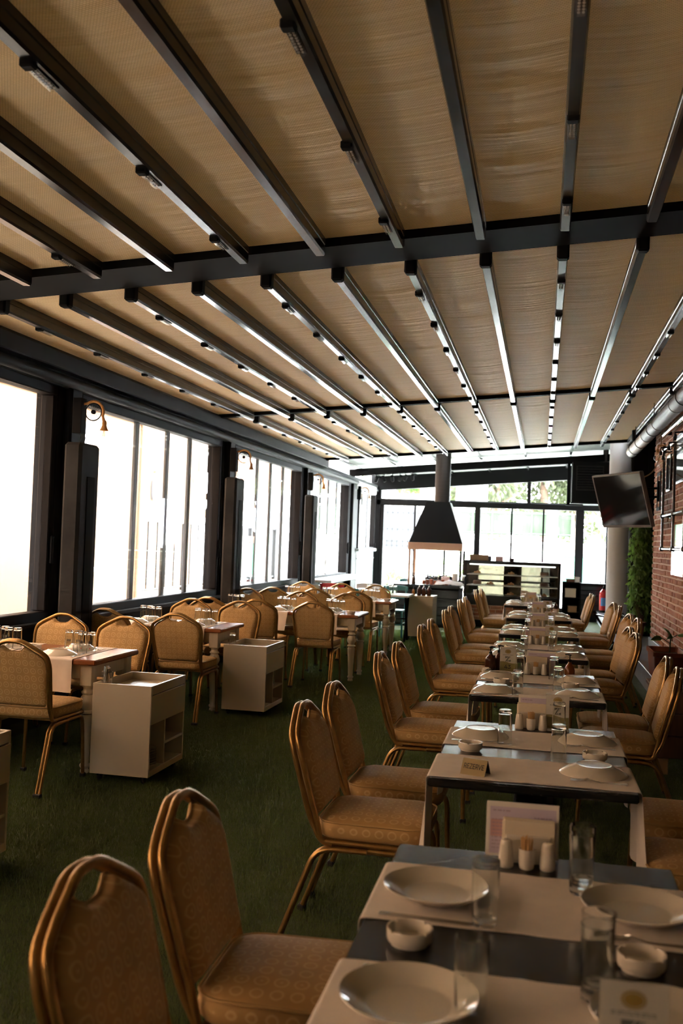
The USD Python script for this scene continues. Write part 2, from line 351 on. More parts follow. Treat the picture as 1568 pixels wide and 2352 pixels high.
def puff(poly, hf, hb, r, step=0.02):
    """A cushion over an outline: z from -hb to hf, rounded over a margin r at the rim."""
    b = poly.exterior; n = max(24, int(b.length / step)); bp = np.array([b.interpolate(i / n, normalized=True).coords[0] for i in range(n)])
    x0, y0, x1, y1 = poly.bounds; pts = []
    for j, y in enumerate(np.arange(y0, y1, step * 0.87)):
        for x in np.arange(x0 + (step / 2) * (j % 2), x1, step): pts.append((x, y))
    pts = np.array(pts)
    inner = poly.buffer(-step * 0.45)
    ins = shapely.contains_xy(inner, pts[:, 0], pts[:, 1]); pts = pts[ins]
    for d in (r * 0.08, r * 0.3):
        q = poly.buffer(-d); q = q if q.geom_type == 'Polygon' else max(q.geoms, key=lambda g: g.area)
        m = max(20, int(q.exterior.length / step)); pts = np.vstack([pts, [q.exterior.interpolate(i / m, normalized=True).coords[0] for i in range(m)]])
    p = np.vstack([bp, pts]); tri = Delaunay(p).simplices
    cen = p[tri].mean(1); tri = tri[shapely.contains_xy(poly.buffer(1e-4), cen[:, 0], cen[:, 1])]
    a = p[tri]; area = (a[:, 1, 0] - a[:, 0, 0]) * (a[:, 2, 1] - a[:, 0, 1]) - (a[:, 1, 1] - a[:, 0, 1]) * (a[:, 2, 0] - a[:, 0, 0])
    tri = tri[np.abs(area) > 1e-9]; area = area[np.abs(area) > 1e-9]; tri[area < 0] = tri[area < 0][:, ::-1]
    d = shapely.distance(b, shapely.points(p)); t = np.sqrt(np.clip(1 - (1 - np.clip(d / r, 0, 1)) ** 2, 0, 1)); t[:n] = 0
    dom = 1 + 0.18 * np.clip(d / (max(x1 - x0, y1 - y0) * 0.5), 0, 1)
    N = len(p); idx = np.concatenate([np.arange(n), np.arange(N, N + N - n)])
    v = np.vstack([np.c_[p, hf * t * dom], np.c_[p[n:], -hb * t[n:]]])
    return v, np.vstack([tri, idx[tri][:, ::-1]])

def grid_sheet(P, th):
    """A sheet from a (U, V, 3) grid, thickened by th along its normals."""
    U, V, _ = P.shape
    du = np.gradient(P, axis=0); dv = np.gradient(P, axis=1); nn = np.cross(du, dv); nn /= np.linalg.norm(nn, axis=2, keepdims=True) + 1e-12
    a = (P + nn * th / 2).reshape(-1, 3); b = (P - nn * th / 2).reshape(-1, 3); I = np.arange(U * V).reshape(U, V)
    q = np.stack([I[:-1, :-1], I[1:, :-1], I[1:, 1:], I[:-1, 1:]], -1).reshape(-1, 4); o = U * V
    rim = np.concatenate([I[:, 0], I[-1, 1:], I[::-1, -1][1:], I[0, ::-1][1:-1]])
    r2 = np.roll(rim, -1); s = np.stack([rim, rim + o, r2 + o, r2], -1)
    return np.vstack([a, b]), np.vstack([q, q[:, ::-1] + o, s[:, ::-1]])

# ------------------------------------------------------------------ scene helpers
_names = {}
def numbered(parent, name):
    k = (str(parent), name); i = _names.get(k, 0); _names[k] = i + 1
    return name if i == 0 else f'{name}_{i:03d}'

def path_of(parent): return '/World' if parent is None else str(parent.GetPath())

def tag(o, label=None, cat=None, group=None, kind=None):
    for k, v in (('label', label), ('category', cat), ('group', group), ('kind', kind)):
        if v: o.SetCustomDataByKey(k, v)
    return o

def obj(name, mesh, m, parent=None, smooth=35, label=None):
    if isinstance(mesh, MB): mesh = mesh.get()
    pp = path_of(parent)
    p = usdkit.mesh(stage, pp + '/' + numbered(pp, name), mesh, M[m], smooth=smooth).GetPrim()
    return tag(p, label)

def _place(prim, loc, rz_=0.0, rx_=0.0, ry_=0.0):
    x = UsdGeom.Xformable(prim)
    for op in x.GetOrderedXformOps(): pass
    x.ClearXformOpOrder()
    t = x.AddTranslateOp(); t.Set(Gf.Vec3d(*map(float, loc)))
    r = x.AddRotateXYZOp(); r.Set(Gf.Vec3f(math.degrees(rx_), math.degrees(ry_), math.degrees(rz_)))
    return prim

def thing(name, label, cat, loc=(0, 0, 0), rotz=0.0, group=None, kind=None, rotx=0.0, roty=0.0):
    p = UsdGeom.Xform.Define(stage, '/World/' + numbered('/World', name)).GetPrim()
    _place(p, loc, rotz, rotx, roty)
    return tag(p, label, cat, group, kind)

def single(name, mesh, m, label, cat, loc=(0, 0, 0), rotz=0.0, group=None, kind=None, smooth=35):
    p = obj(name, mesh, m, None, smooth); _place(p, loc, rotz)
    return tag(p, label, cat, group, kind)

def struct(name, mesh=None, m=None, smooth=35):
    p = obj(name, mesh, m, None, smooth) if mesh is not None else UsdGeom.Xform.Define(stage, '/World/' + numbered('/World', name)).GetPrim()
    return tag(p, kind='structure')

UsdGeom.Scope.Define(stage, '/World/Kinds')
KINDS = {}
def kind_of(key, build):
    """Builds a thing once as an abstract class; copies reference it."""
    if key not in KINDS:
        p = UsdGeom.Xform.Define(stage, '/World/Kinds/' + key).GetPrim()
        build(p)
        p.SetSpecifier(Sdf.SpecifierClass)
        KINDS[key] = p.GetPath()
    return KINDS[key]

def copy(key, name, label, cat, loc, rotz=0.0, group=None, rotx=0.0, roty=0.0):
    p = thing(name, label, cat, loc, rotz, group, None, rotx, roty)
    p.GetReferences().AddInternalReference(KINDS[key]); p.SetInstanceable(True)
    return p

def kind_mesh(key, mesh, m, smooth=35):
    """A kind that is one mesh only."""
    if isinstance(mesh, MB): mesh = mesh.get()
    p = usdkit.mesh(stage, '/World/Kinds/' + key, mesh, M[m], smooth=smooth).GetPrim()
    p.SetSpecifier(Sdf.SpecifierClass); KINDS[key] = p.GetPath()

def copy_mesh(key, name, label, cat, loc, rotz=0.0, group=None, rotx=0.0, roty=0.0):
    p = stage.DefinePrim('/World/' + numbered('/World', name), 'Mesh')
    p.GetReferences().AddInternalReference(KINDS[key])
    _place(p, loc, rotz, rotx, roty)
    return tag(p, label, cat, group)

ORD = ['first', 'second', 'third', 'fourth', 'fifth', 'sixth', 'seventh', 'eighth', 'ninth', 'tenth', 'eleventh', 'twelfth', 'thirteenth']

# ================================================================== THE SETTING
XW, XR, YB, YF = -4.15, 1.57, -2.6, 24.7          # window wall, brick wall, wall behind the camera, far wall
X0R, DXR = 0.07, 0.4525                            # roof rails
def zr(x): return 3.31 + 0.08 * x                  # underside of the rails: the roof falls towards the windows

# floor: artificial turf
fl = MB(); fl.span(XW - 0.05, XR + 0.1, YB, YF + 0.1, -0.12, 0.0)
struct('floor', fl, 'turf_base')
def turf_patch(n, size, seed):
    g = np.random.default_rng(seed)
    c = g.uniform(-size / 2, size / 2, (n, 2)); a = g.uniform(0, 2 * PI, n); h = g.uniform(0.012, 0.022, n); w = g.uniform(0.0016, 0.0028, n)
    lean = g.uniform(0.0, 0.012, n); la = g.uniform(0, 2 * PI, n)
    dx, dy = np.cos(a) * w / 2, np.sin(a) * w / 2
    v = np.zeros((n, 3, 3))
    v[:, 0] = np.c_[c[:, 0] - dx, c[:, 1] - dy, np.full(n, -0.001)]; v[:, 1] = np.c_[c[:, 0] + dx, c[:, 1] + dy, np.full(n, -0.001)]
    v[:, 2] = np.c_[c[:, 0] + np.cos(la) * lean, c[:, 1] + np.sin(la) * lean, h]
    return v.reshape(-1, 3), np.arange(3 * n).reshape(-1, 3)
pi = UsdGeom.PointInstancer.Define(stage, '/World/grass_carpet')
for k in range(3):
    usdkit.mesh(stage, f'/World/grass_carpet/tuft_patch_{k:03d}' if k else '/World/grass_carpet/tuft_patch', turf_patch(1500, 0.26, 50 + k), M['grass_blade'])
    pi.CreatePrototypesRel().AddTarget(f'/World/grass_carpet/tuft_patch_{k:03d}' if k else '/World/grass_carpet/tuft_patch')
pp_, ii_, oo_ = [], [], []
for ix in range(1, int((1.22 - XW) / 0.25)):
    for iy in range(int((18.0 - 2.2) / 0.25)):
        pp_.append(Gf.Vec3f(XW + 0.13 + ix * 0.25, 2.3 + iy * 0.25, 0.0)); ii_.append(rng.randrange(3))
        q = rng.randrange(4) * PI / 2; oo_.append(Gf.Quath(math.cos(q / 2), 0, 0, math.sin(q / 2)))
pi.CreatePositionsAttr(pp_); pi.CreateProtoIndicesAttr(ii_); pi.CreateOrientationsAttr(oo_)
tag(pi.GetPrim(), 'short green pile of the artificial turf covering the floor', 'artificial grass', kind='stuff')

# wall behind the camera and the closed right wall near the camera
bk = MB(); bk.span(XW - 0.2, XR + 0.3, YB - 0.15, YB, 0, 3.9); struct('wall_back', bk, 'white_wall')

# ---- right wall: plinth, bricks, ledge
wr = struct('wall_right')
m = MB(); m.span(XR + 0.004, XR + 0.25, YB, 14.95, 0, 3.9); obj('mortar_bed', m, 'mortar', wr)
m = MB(); m.span(XR, XR + 0.01, YB, 10.35, 0.36, 3.7); obj('painted_face', m, 'wall_paint', wr)
m = MB(); m.span(XR - 0.03, XR + 0.02, YB, 14.95, 0.25, 0.36, 0.004); obj('plinth', m, 'ledge_stone', wr)
bricks = []
zc, row = 0.36, 0
while zc < 3.42:
    y = 10.38 - (0.1075 if row % 2 else 0.0)
    while y < 14.93:
        a, b = max(y, 10.36), min(y + 0.201, 14.95)
        if b - a > 0.05: bricks.append((a, b, zc + 0.010, zc + 0.0655))
        y += 0.215
    zc += 0.0765; row += 1
def brick_piece(b):
    j = [rng.uniform(-0.003, 0.003) for _ in range(4)]; d = rng.uniform(0.004, 0.016)
    return MB().box((XR + 0.012 - d / 2, (b[0] + b[1]) / 2 + j[0], (b[2] + b[3]) / 2 + j[1]), (0.02 + d, b[1] - b[0] + j[2], b[3] - b[2] + j[3]), 0.005)
bricks.sort(key=lambda b: (0 if 0.7 < b[2] < 2.6 else 1, b[0] + abs(b[2] - 1.4)))
for b in bricks[:300]: obj('brick', brick_piece(b), rng.choice(BRICKS), wr, smooth=False)
m = MB()
for b in bricks[300:]: m.add(*brick_piece(b).get())
tag(obj('brick_course', m, 'brick_a', wr, smooth=False), kind='stuff')
lg = MB(); lg.span(1.22, 2.4, YB, 22.9, 0.0, 0.22, 0.004); led = struct('trim_1'); obj('riser', lg, 'ledge_stone', led)
lg = MB(); lg.span(1.20, 2.4, YB, 22.9, 0.22, 0.25, 0.006); obj('coping', lg, 'ledge_stone', led)
# recess beyond the bricks: black panel, concrete column, outer wall
rc = struct('wall_recess')
m = MB(); m.span(XR + 0.02, 2.4, 14.95, 15.10, 0.25, 3.9); obj('return_wall', m, 'wall_paint', rc)
m = MB(); m.span(1.36, 2.4, 16.45, 16.55, 0.25, 3.6, 0.01); obj('black_panel', m, 'black_matt', rc)
m = MB(); m.span(1.62, 1.625, 16.43, 16.45, 0.25, 3.6); m.span(1.37, 1.40, 16.43, 16.45, 0.25, 3.6); obj('panel_batten', m, 'black_gloss', rc)
m = MB(); m.span(2.3, 2.5, 15.0, YF, 0, 3.9); obj('side_wall', m, 'wall_paint', rc)
m = MB().cyl((1.35, 18.5, 1.92), 0.20, 3.35, 40); obj('round_column', m, 'concrete', rc, smooth=60)
m = MB(); m.span(1.42, 1.72, 18.8, 19.1, 0.25, 3.6, 0.01); obj('pilaster', m, 'wall_paint', rc)

# ---- left wall: low wall, sill, posts, fascia, columns
wl = struct('wall_left')
m = MB(); m.span(XW - 0.22, XW - 0.02, YB, 21.9, -0.1, 0.80); obj('low_wall', m, 'wall_paint', wl)
m = MB(); m.span(XW - 0.25, XW + 0.10, YB, 21.9, 0.78, 0.82, 0.006); obj('sill', m, 'wall_paint', wl)
POSTS = [(3.62, 4.15), (7.84, 8.33), (12.33, 12.90), (16.72, 17.36), (21.05, 22.28)]
for a, b in POSTS:
    m = MB(); m.span(XW - 0.15, XW + 0.06, a, a + 0.12, 0.82, 2.86, 0.01); m.span(XW - 0.12, XW + 0.12, a + 0.13, a + 0.34, 0.0, 2.9, 0.02); m.span(XW - 0.16, XW + 0.02, a + 0.3, max(b, a + 0.36), 0.0, 2.9, 0.01)
    obj('post', m, 'frame_metal', wl)
m = MB(); m.span(XW - 0.2, XW + 0.10, YB, YF, 2.82, 2.99, 0.015); obj('header_beam', m, 'column_paint', wl)
m = MB().tube([(XW + 0.14, YB, 2.86), (XW + 0.14, 21.5, 2.86)], 0.045, 12); obj('roller_blind_tube', m, 'frame_metal', wl)
m = MB(); m.span(XW + 0.10, XW + 0.20, YB, 18.2, 2.93, 3.07, 0.01); m.span(XW + 0.02, XW + 0.13, YB, 18.2, 2.97, 3.16); obj('gutter', m, 'frame_metal', wl)
for y0 in (3.35, 7.66, 11.95, 16.25):
    cm = obj('column', MB().span(-3.93, -3.77, y0, y0 + 0.36, 0, 2.33, 0.025), 'column_paint', wl)
    obj('channel', MB().span(-3.775, -3.765, y0 + 0.13, y0 + 0.27, 0.1, 2.05, 0.003), 'black_matt', cm)
m = MB(); m.span(XW - 0.05, XW + 0.03, 22.28, YF, 0.0, 1.34, 0.005); obj('end_panel', m, 'grey_panel', wl)
m = MB(); m.span(XW - 0.1, XW + 0.10, 22.2, YF, 1.34, 1.41, 0.012); obj('end_sill', m, 'white_paint', wl)
m = MB(); m.span(XW - 0.02, XW + 0.045, 22.28, YF, 1.16, 1.19, 0.004); obj('end_moulding', m, 'grey_panel', wl)
m = MB(); m.span(XW - 0.15, XW + 0.45, 17.6, 21.2, 0.80, 0.86, 0.01); obj('counter_shelf', m, 'white_paint', wl)
m = MB(); m.span(XW - 0.05, XW + 0.12, 21.6, 24.2, 2.72, 2.92, 0.02); obj('rolled_blind', m, 'white_paint', wl)

def sliding_window(n, y0, y1, z0, z1, edges):
    w = struct('window_%d' % n)
    m = MB(); t = 0.09
    m.span(XW - 0.07, XW + 0.05, y0 - t, y1 + t, z0 - t, z0, 0.008); m.span(XW - 0.07, XW + 0.05, y0 - t, y1 + t, z1, z1 + 0.10, 0.008)
    m.span(XW - 0.07, XW + 0.05, y0 - t, y0, z0, z1, 0.008); m.span(XW - 0.07, XW + 0.05, y1, y1 + t, z0, z1, 0.008)
    obj('window_frame', m, 'frame_metal', w)
    ed = [y0] + list(edges) + [y1]
    for i in range(len(ed) - 1):
        x = XW - 0.02 - 0.016 * (i % 2)
        obj('pane', MB().span(x - 0.004, x + 0.004, ed[i] - (0.0 if i == 0 else 0.10), ed[i + 1] + (0.0 if i == len(ed) - 2 else 0.02), z0, z1), 'window_pane', w, smooth=False)
    for e in edges:
        obj('sash_edge', MB().span(XW - 0.05, XW - 0.015, e - 0.055, e + 0.03, z0, z1, 0.006), 'railing_grey', w)
    obj('handle', MB().box((XW + 0.07, y1 + 0.04, 1.42), (0.03, 0.04, 0.24), 0.01), 'black_metal', w)
sliding_window(1, 4.25, 7.78, 0.90, 2.74, [])
sliding_window(2, 8.40, 12.27, 0.90, 2.74, [9.75, 10.62, 11.35])
sliding_window(3, 12.98, 16.68, 0.90, 2.74, [14.25, 15.0, 15.75])
sliding_window(4, 17.45, 21.0, 0.90, 2.76, [18.6, 19.3, 20.1])
sliding_window(6, -2.4, 3.5, 0.90, 2.74, [-0.4, 1.6])
sliding_window(5, 22.4, 24.45, 1.44, 2.76, [23.1, 23.8])

# ---- pergola roof
cl = struct('ceiling')
def fabric(xa, xb, ya, yb, seed):
    nu, nv = 9, max(24, int((yb - ya) / 0.035))
    U, V = np.meshgrid(np.linspace(0, 1, nu), np.linspace(0, 1, nv), indexing='ij')
    X, Y = xa + U * (xb - xa), ya + V * (yb - ya)
    sag = np.sin(PI * U) * np.clip(np.minimum(V, 1 - V) * (yb - ya) / 0.5, 0, 1) ** 0.5
    amp = 0.0026 * np.clip(meshkit.fbm(np.stack([X * 0.6, Y * 0.55, X * 0 + seed], -1), 2) * 2.4 - 0.55, 0.1, 1.3)
    rip = meshkit.fbm(np.stack([X * 0.9, Y * 9.0, X * 0 + seed * 3.1], -1), 3) - 0.5
    Z = zr(X) + 0.105 - 0.016 * sag + amp * rip * 5.0 * (0.35 + sag)
    P = np.stack([X, Y, Z], -1); I = np.arange(nu * nv).reshape(nu, nv)
    q = np.stack([I[:-1, :-1], I[:-1, 1:], I[1:, 1:], I[1:, :-1]], -1).reshape(-1, 4)
    return P.reshape(-1, 3), q
SECT = [(YB, 5.46), (5.95, 11.76), (11.93, 17.92)]
for si, (ya, yb) in enumerate(SECT):
    for k in range(-9, 3):
        xa = X0R + k * DXR
        obj('fabric_panel', fabric(xa, xa + DXR, ya - (0.10 if si else 0), yb + 0.05, si * 20 + k + 11), 'roof_fabric', cl, smooth=True)
rail_prof = Polygon([(-0.029, 0.012), (-0.022, 0.0), (0.022, 0.0), (0.029, 0.012), (0.029, 0.052), (0.024, 0.056), (0.024, 0.062), (0.029, 0.066), (0.029, 0.10), (-0.029, 0.10), (-0.029, 0.066), (-0.024, 0.062), (-0.024, 0.056), (-0.029, 0.052)])
for si, (ya, yb) in enumerate(SECT):
    for k in range(-9, 4):
        x = X0R + k * DXR
        T = np.array([[1, 0, 0, x], [0, 0, 1, ya + (0.06 if si else 0)], [0, 1, 0, zr(x)]])      # profile (x, z) along +y
        mm = trimesh.creation.extrude_polygon(rail_prof, yb - ya - (0.06 if si else 0) + 0.02, engine='earcut')
        v = np.asarray(mm.vertices) @ T[:, :3].T + T[:, 3]
        r_ = obj('roof_rail', (v, np.asarray(mm.faces)[:, ::-1]), 'rail_metal', cl, smooth=False)
        if si: obj('end_cap', MB().box((x, ya + 0.03, zr(x) + 0.048), (0.072, 0.075, 0.125), 0.012), 'black_metal', r_)
def cross(y0, y1, za, zb, x0=-4.1, x1=2.4):
    """A beam across the room that follows the fall of the roof."""
    v = np.array([(x, y, zr(x) + z) for x in (x0, x1) for y in (y0, y1) for z in (za, zb)])
    return v, trimesh.convex.convex_hull(v).faces if False else BOXF
_bv = np.array([(x, y, z) for x in (0, 1) for y in (0, 1) for z in (0, 1)], float)
_h = ConvexHull(_bv); BOXF = _h.simplices.copy()
for i_, t_ in enumerate(BOXF):
    a_, b_, c_ = _bv[t_]
    if np.dot(np.cross(b_ - a_, c_ - a_), a_ + b_ + c_ - 1.5) < 0: BOXF[i_] = t_[::-1]
obj('main_beam', cross(5.50, 5.92, 0.055, 0.36), 'black_metal', cl, smooth=False)
obj('cross_bar', cross(11.77, 11.87, 0.06, 0.16), 'black_metal', cl, smooth=False)
obj('end_bar', cross(17.93, 18.02, 0.055, 0.19), 'black_metal', cl, smooth=False)
obj('end_roof_sheet', cross(18.02, YF + 0.2, 0.22, 0.225), 'roof_sheet', cl, smooth=False)
obj('far_beam', cross(20.95, 21.15, -0.02, 0.13), 'black_metal', cl, smooth=False)
for k in range(-9, 4, 2):
    x = X0R + k * DXR
    obj('sheet_rafter', MB().box((x, 21.4, zr(x) + 0.19), (0.05, 6.6, 0.06), 0.005), 'rail_metal', cl)
# edge rail, gutter and services along the brick side
obj('edge_beam', MB().span(1.435, 2.45, YB, 18.6, 3.45, 3.62, 0.01), 'frame_metal', cl)
obj('edge_gutter', MB().tube([(1.445, YB, 3.47), (1.445, 18.4, 3.47)], 0.028, 12), 'chrome', cl)
obj('edge_conduit', MB().tube([(1.50, 9.5, 3.40), (1.50, 18.4, 3.40)], 0.02, 10), 'rail_metal', cl)

# ---- far wall: framed glass
wf = struct('wall_far')
def zt(x): return zr(x) - 0.10
m = MB()
for x0, x1, z0, z1 in ((-4.25, -3.98, 0, 3.3), (-3.98, -3.90, 0, 2.5), (-4.1, 2.3, 2.50, 2.645), (-0.385, -0.30, 2.64, 3.3), (0.60, 0.72, 2.64, 3.5), (-1.64, -1.50, 0, 2.5), (0.78, 0.98, 0, 2.5), (1.50, 1.62, 0, 2.5), (-3.95, -1.6, 0.0, 0.14), (-1.5, 0.8, 0.0, 0.14), (0.9, 1.6, 0, 0.75)):
    m.span(x0, x1, YF - 0.07, YF + 0.09, z0, z1, 0.012)
obj('wall_frame', m, 'frame_metal', wf)
obj('top_beam', cross(YF - 0.15, YF + 0.12, -0.12, 0.22, -4.2, 2.4), 'black_metal', wf, smooth=False)
m = MB(); m.span(0.72, 2.4, YF - 0.02, YF + 0.1, 2.6, 3.6); m.span(1.62, 2.4, YF - 0.02, YF + 0.1, 0, 2.6); obj('blank_panel', m, 'black_matt', wf)
def far_glass(n, x0, x1, z0, z1, mull):
    w = struct('window_%d' % n); ed = [x0] + mull + [x1]
    for i in range(len(ed) - 1):
        obj('pane', MB().span(ed[i], ed[i + 1], YF + 0.0 + 0.02 * (i % 2), YF + 0.008 + 0.02 * (i % 2), z0, z1), 'window_pane', w, smooth=False)
    for e in mull: obj('mullion', MB().span(e - 0.022, e + 0.022, YF - 0.03, YF + 0.05, z0, z1, 0.005), 'frame_metal', w)
    if not mull: obj('bead', MB().span(x0, x1, YF - 0.03, YF + 0.03, z0, z0 + 0.02, 0.004), 'frame_metal', w)
far_glass(7, -3.98, -0.38, 2.645, 3.25, [])
far_glass(8, -0.30, 0.60, 2.645, 3.32, [])
far_glass(9, -3.90, -1.64, 0.14, 2.5, [-3.12, -2.36])
far_glass(10, -1.50, 0.78, 0.14, 2.5, [-0.74, 0.02])
far_glass(11, 0.98, 1.50, 0.75, 2.5, [])

# ================================================================== KINDS: furniture
def build_chair(p):
    """Banquet chair facing +y; floor at z = 0, seat about the origin. Backrest leans to -y."""
    LEAN = 0.27
    def bk(x, s, off=0.0):                                  # s: height on the back, off: towards the sitter
        return (x, -0.225 - LEAN * (s - 0.46) + off * 0.966, s + off * 0.26)
    half = [(0.0, 0.515), (0.160, 0.515), (0.178, 0.535), (0.188, 0.62), (0.198, 0.70), (0.203, 0.755), (0.200, 0.788), (0.186, 0.815), (0.158, 0.837), (0.100, 0.869), (0.080, 0.880), (0.069, 0.879), (0.050, 0.860), (0.025, 0.851), (0.0, 0.850)]
    out = half + [(-x, z) for x, z in half[::-1]][1:-1]
    poly = Polygon(out).buffer(0.012).buffer(-0.012).buffer(-0.006).buffer(0.006)
    v, f = puff(poly, 0.042, 0.014, 0.035, 0.019)
    w = np.array([bk(x, s, z) for x, s, z in v])
    b = obj('backrest', (w, f[:, ::-1]), 'fabric_back', p, smooth=60)
    edge = np.array([bk(x, s, 0.004) for x, s in np.array(poly.buffer(0.001).exterior.coords)[:-1]])
    obj('piping', MB().tube(edge[::2], 0.0042, 5, True), 'fabric_piping', b)
    fr = MB()
    for off in (-0.013, 0.012):
        pts = [(-0.198, -0.16, 0.418), (-0.200, -0.205, 0.425)] + [bk(x, s, off) for x, s in ((-0.200, 0.52), (-0.221, 0.765), (-0.212, 0.822), (-0.175, 0.851), (-0.050, 0.917), (0.050, 0.917), (0.175, 0.851), (0.212, 0.822), (0.221, 0.765), (0.200, 0.52))] + [(0.200, -0.205, 0.425), (0.198, -0.16, 0.418)]
        fr.tube(fillet(pts, 0.034, 4), 0.0115, 8)
    obj('back_frame', fr, 'gold_metal', p, smooth=60)
    rings = []
    for z, g in ((0.437, -0.02), (0.440, -0.004), (0.452, 0.006), (0.475, 0.010), (0.495, 0.006), (0.508, -0.006), (0.517, -0.03), (0.525, -0.075), (0.531, -0.13)):
        o = rrect(0.425 + 2 * g, 0.420 + 2 * g, max(0.075 + g, 0.03), 6, 0.94)
        zz = z - 0.010 * (np.abs(o[:, 0]) < 0.15) * (g < -0.05) * 0
        rings.append(np.c_[o[:, 0], o[:, 1] - 0.010, np.full(len(o), z) + 0 * zz])
    s = obj('seat', loft(rings), 'fabric_seat', p, smooth=60)
    o = rrect(0.438, 0.433, 0.08, 6, 0.94); obj('piping', MB().tube(np.c_[o[:, 0], o[:, 1] - 0.010, np.full(len(o), 0.503)], 0.004, 5, True), 'fabric_piping', s)
    sf = MB()
    for sx in (-1, 1):
        sf.tube([(sx * 0.198, -0.20, 0.424), (sx * 0.198, 0.190, 0.424)], 0.0115, 8)
    for yy in (-0.15, 0.16): sf.tube([(-0.198, yy, 0.424), (0.198, yy, 0.424)], 0.010, 8)
    sf.span(-0.185, 0.185, -0.20, 0.180, 0.425, 0.438)
    obj('seat_frame', sf, 'gold_metal', p, smooth=60)
    for sx in (-1, 1):
        l = MB()
        for dx in (-0.011, 0.011):
            l.tube(fillet([(sx * 0.214 + dx, -0.365, 0.018), (sx * 0.200 + dx, -0.222, 0.400), (sx * 0.198 + dx, -0.02, 0.402)], 0.07, 6), 0.0112, 8)
        g = obj('leg', l, 'gold_metal', p, smooth=60)
        obj('foot_cap', MB().box((sx * 0.2146, -0.370, 0.013), (0.052, 0.03, 0.026), 0.005), 'rubber', g)
    for sx in (-1, 1):
        l = MB()
        l.tube(fillet([(sx * 0.212, 0.202, 0.018), (sx * 0.200, 0.188, 0.402), (sx * 0.198, -0.02, 0.402)], 0.06, 6), 0.0125, 8)
        g = obj('leg', l, 'gold_metal', p, smooth=60)
        obj('foot_cap', MB().box((sx * 0.212, 0.203, 0.013), (0.034, 0.034, 0.026), 0.005), 'rubber', g)
kind_of('chair', build_chair)

def build_marble_table(p):
    L, W = 1.22, 0.735
    m = MB().box((0, L / 2, 0.733), (W, L, 0.033), 0.004); t = obj('tabletop', m, 'marble', p)
    obj('edge_band', MB().box((0, L / 2, 0.732), (W + 0.004, L + 0.004, 0.022), 0.003), 'black_gloss', t)
    obj('column', MB().box((0, L / 2, 0.37), (0.12, 0.30, 0.70), 0.008), 'black_metal', p)
    obj('mount', MB().box((0, L / 2, 0.705), (0.50, 0.80, 0.022), 0.004), 'black_metal', p)
    obj('base_plate', MB().box((0, L / 2, 0.014), (0.25, 0.60, 0.022), 0.006), 'black_metal', p)
kind_of('marble_table', build_marble_table)

LEGPROF = [(r_ * 1.16, z_) for r_, z_ in [(0, 0), (0.022, 0), (0.026, 0.006), (0.024, 0.02), (0.020, 0.03), (0.030, 0.045), (0.030, 0.055), (0.022, 0.065), (0.024, 0.09), (0.026, 0.16), (0.030, 0.25), (0.036, 0.33), (0.038, 0.37), (0.028, 0.385), (0.040, 0.395), (0.040, 0.405), (0.028, 0.415), (0.032, 0.43),
           (0.043, 0.455), (0.044, 0.475), (0.036, 0.50), (0.027, 0.515), (0.036, 0.525), (0.036, 0.535), (0.026, 0.545), (0.026, 0.56), (0.036, 0.575), (0, 0.575)]]
def wooden_table(key, L, W=0.72):
    """Farm table, long axis x, right end at x = 0, near edge at y = 0."""
    def b(p):
        xc = -L / 2
        obj('tabletop', MB().box((xc, W / 2, 0.732), (L, W, 0.036), 0.008), 'red_wood', p)
        a = MB()
        a.span(-L + 0.10, -0.10, 0.055, 0.075, 0.62, 0.714, 0.002); a.span(-L + 0.10, -0.10, W - 0.075, W - 0.055, 0.62, 0.714, 0.002)
        a.span(-L + 0.055, -L + 0.075, 0.10, W - 0.10, 0.62, 0.714, 0.002); a.span(-0.075, -0.055, 0.10, W - 0.10, 0.62, 0.714, 0.002)
        obj('apron', a, 'cream_wood', p)
        for x in (-L + 0.08, -0.08):
            for y in (0.08, W - 0.08):
                m = MB(); m.lathe(LEGPROF, 20, (x, y, 0)); m.box((x, y, 0.644), (0.085, 0.085, 0.14), 0.005)
                obj('leg', m, 'cream_wood', p, smooth=50)
    kind_of(key, b)
wooden_table('wooden_table', 1.22)
wooden_table('wooden_table_long', 2.02)

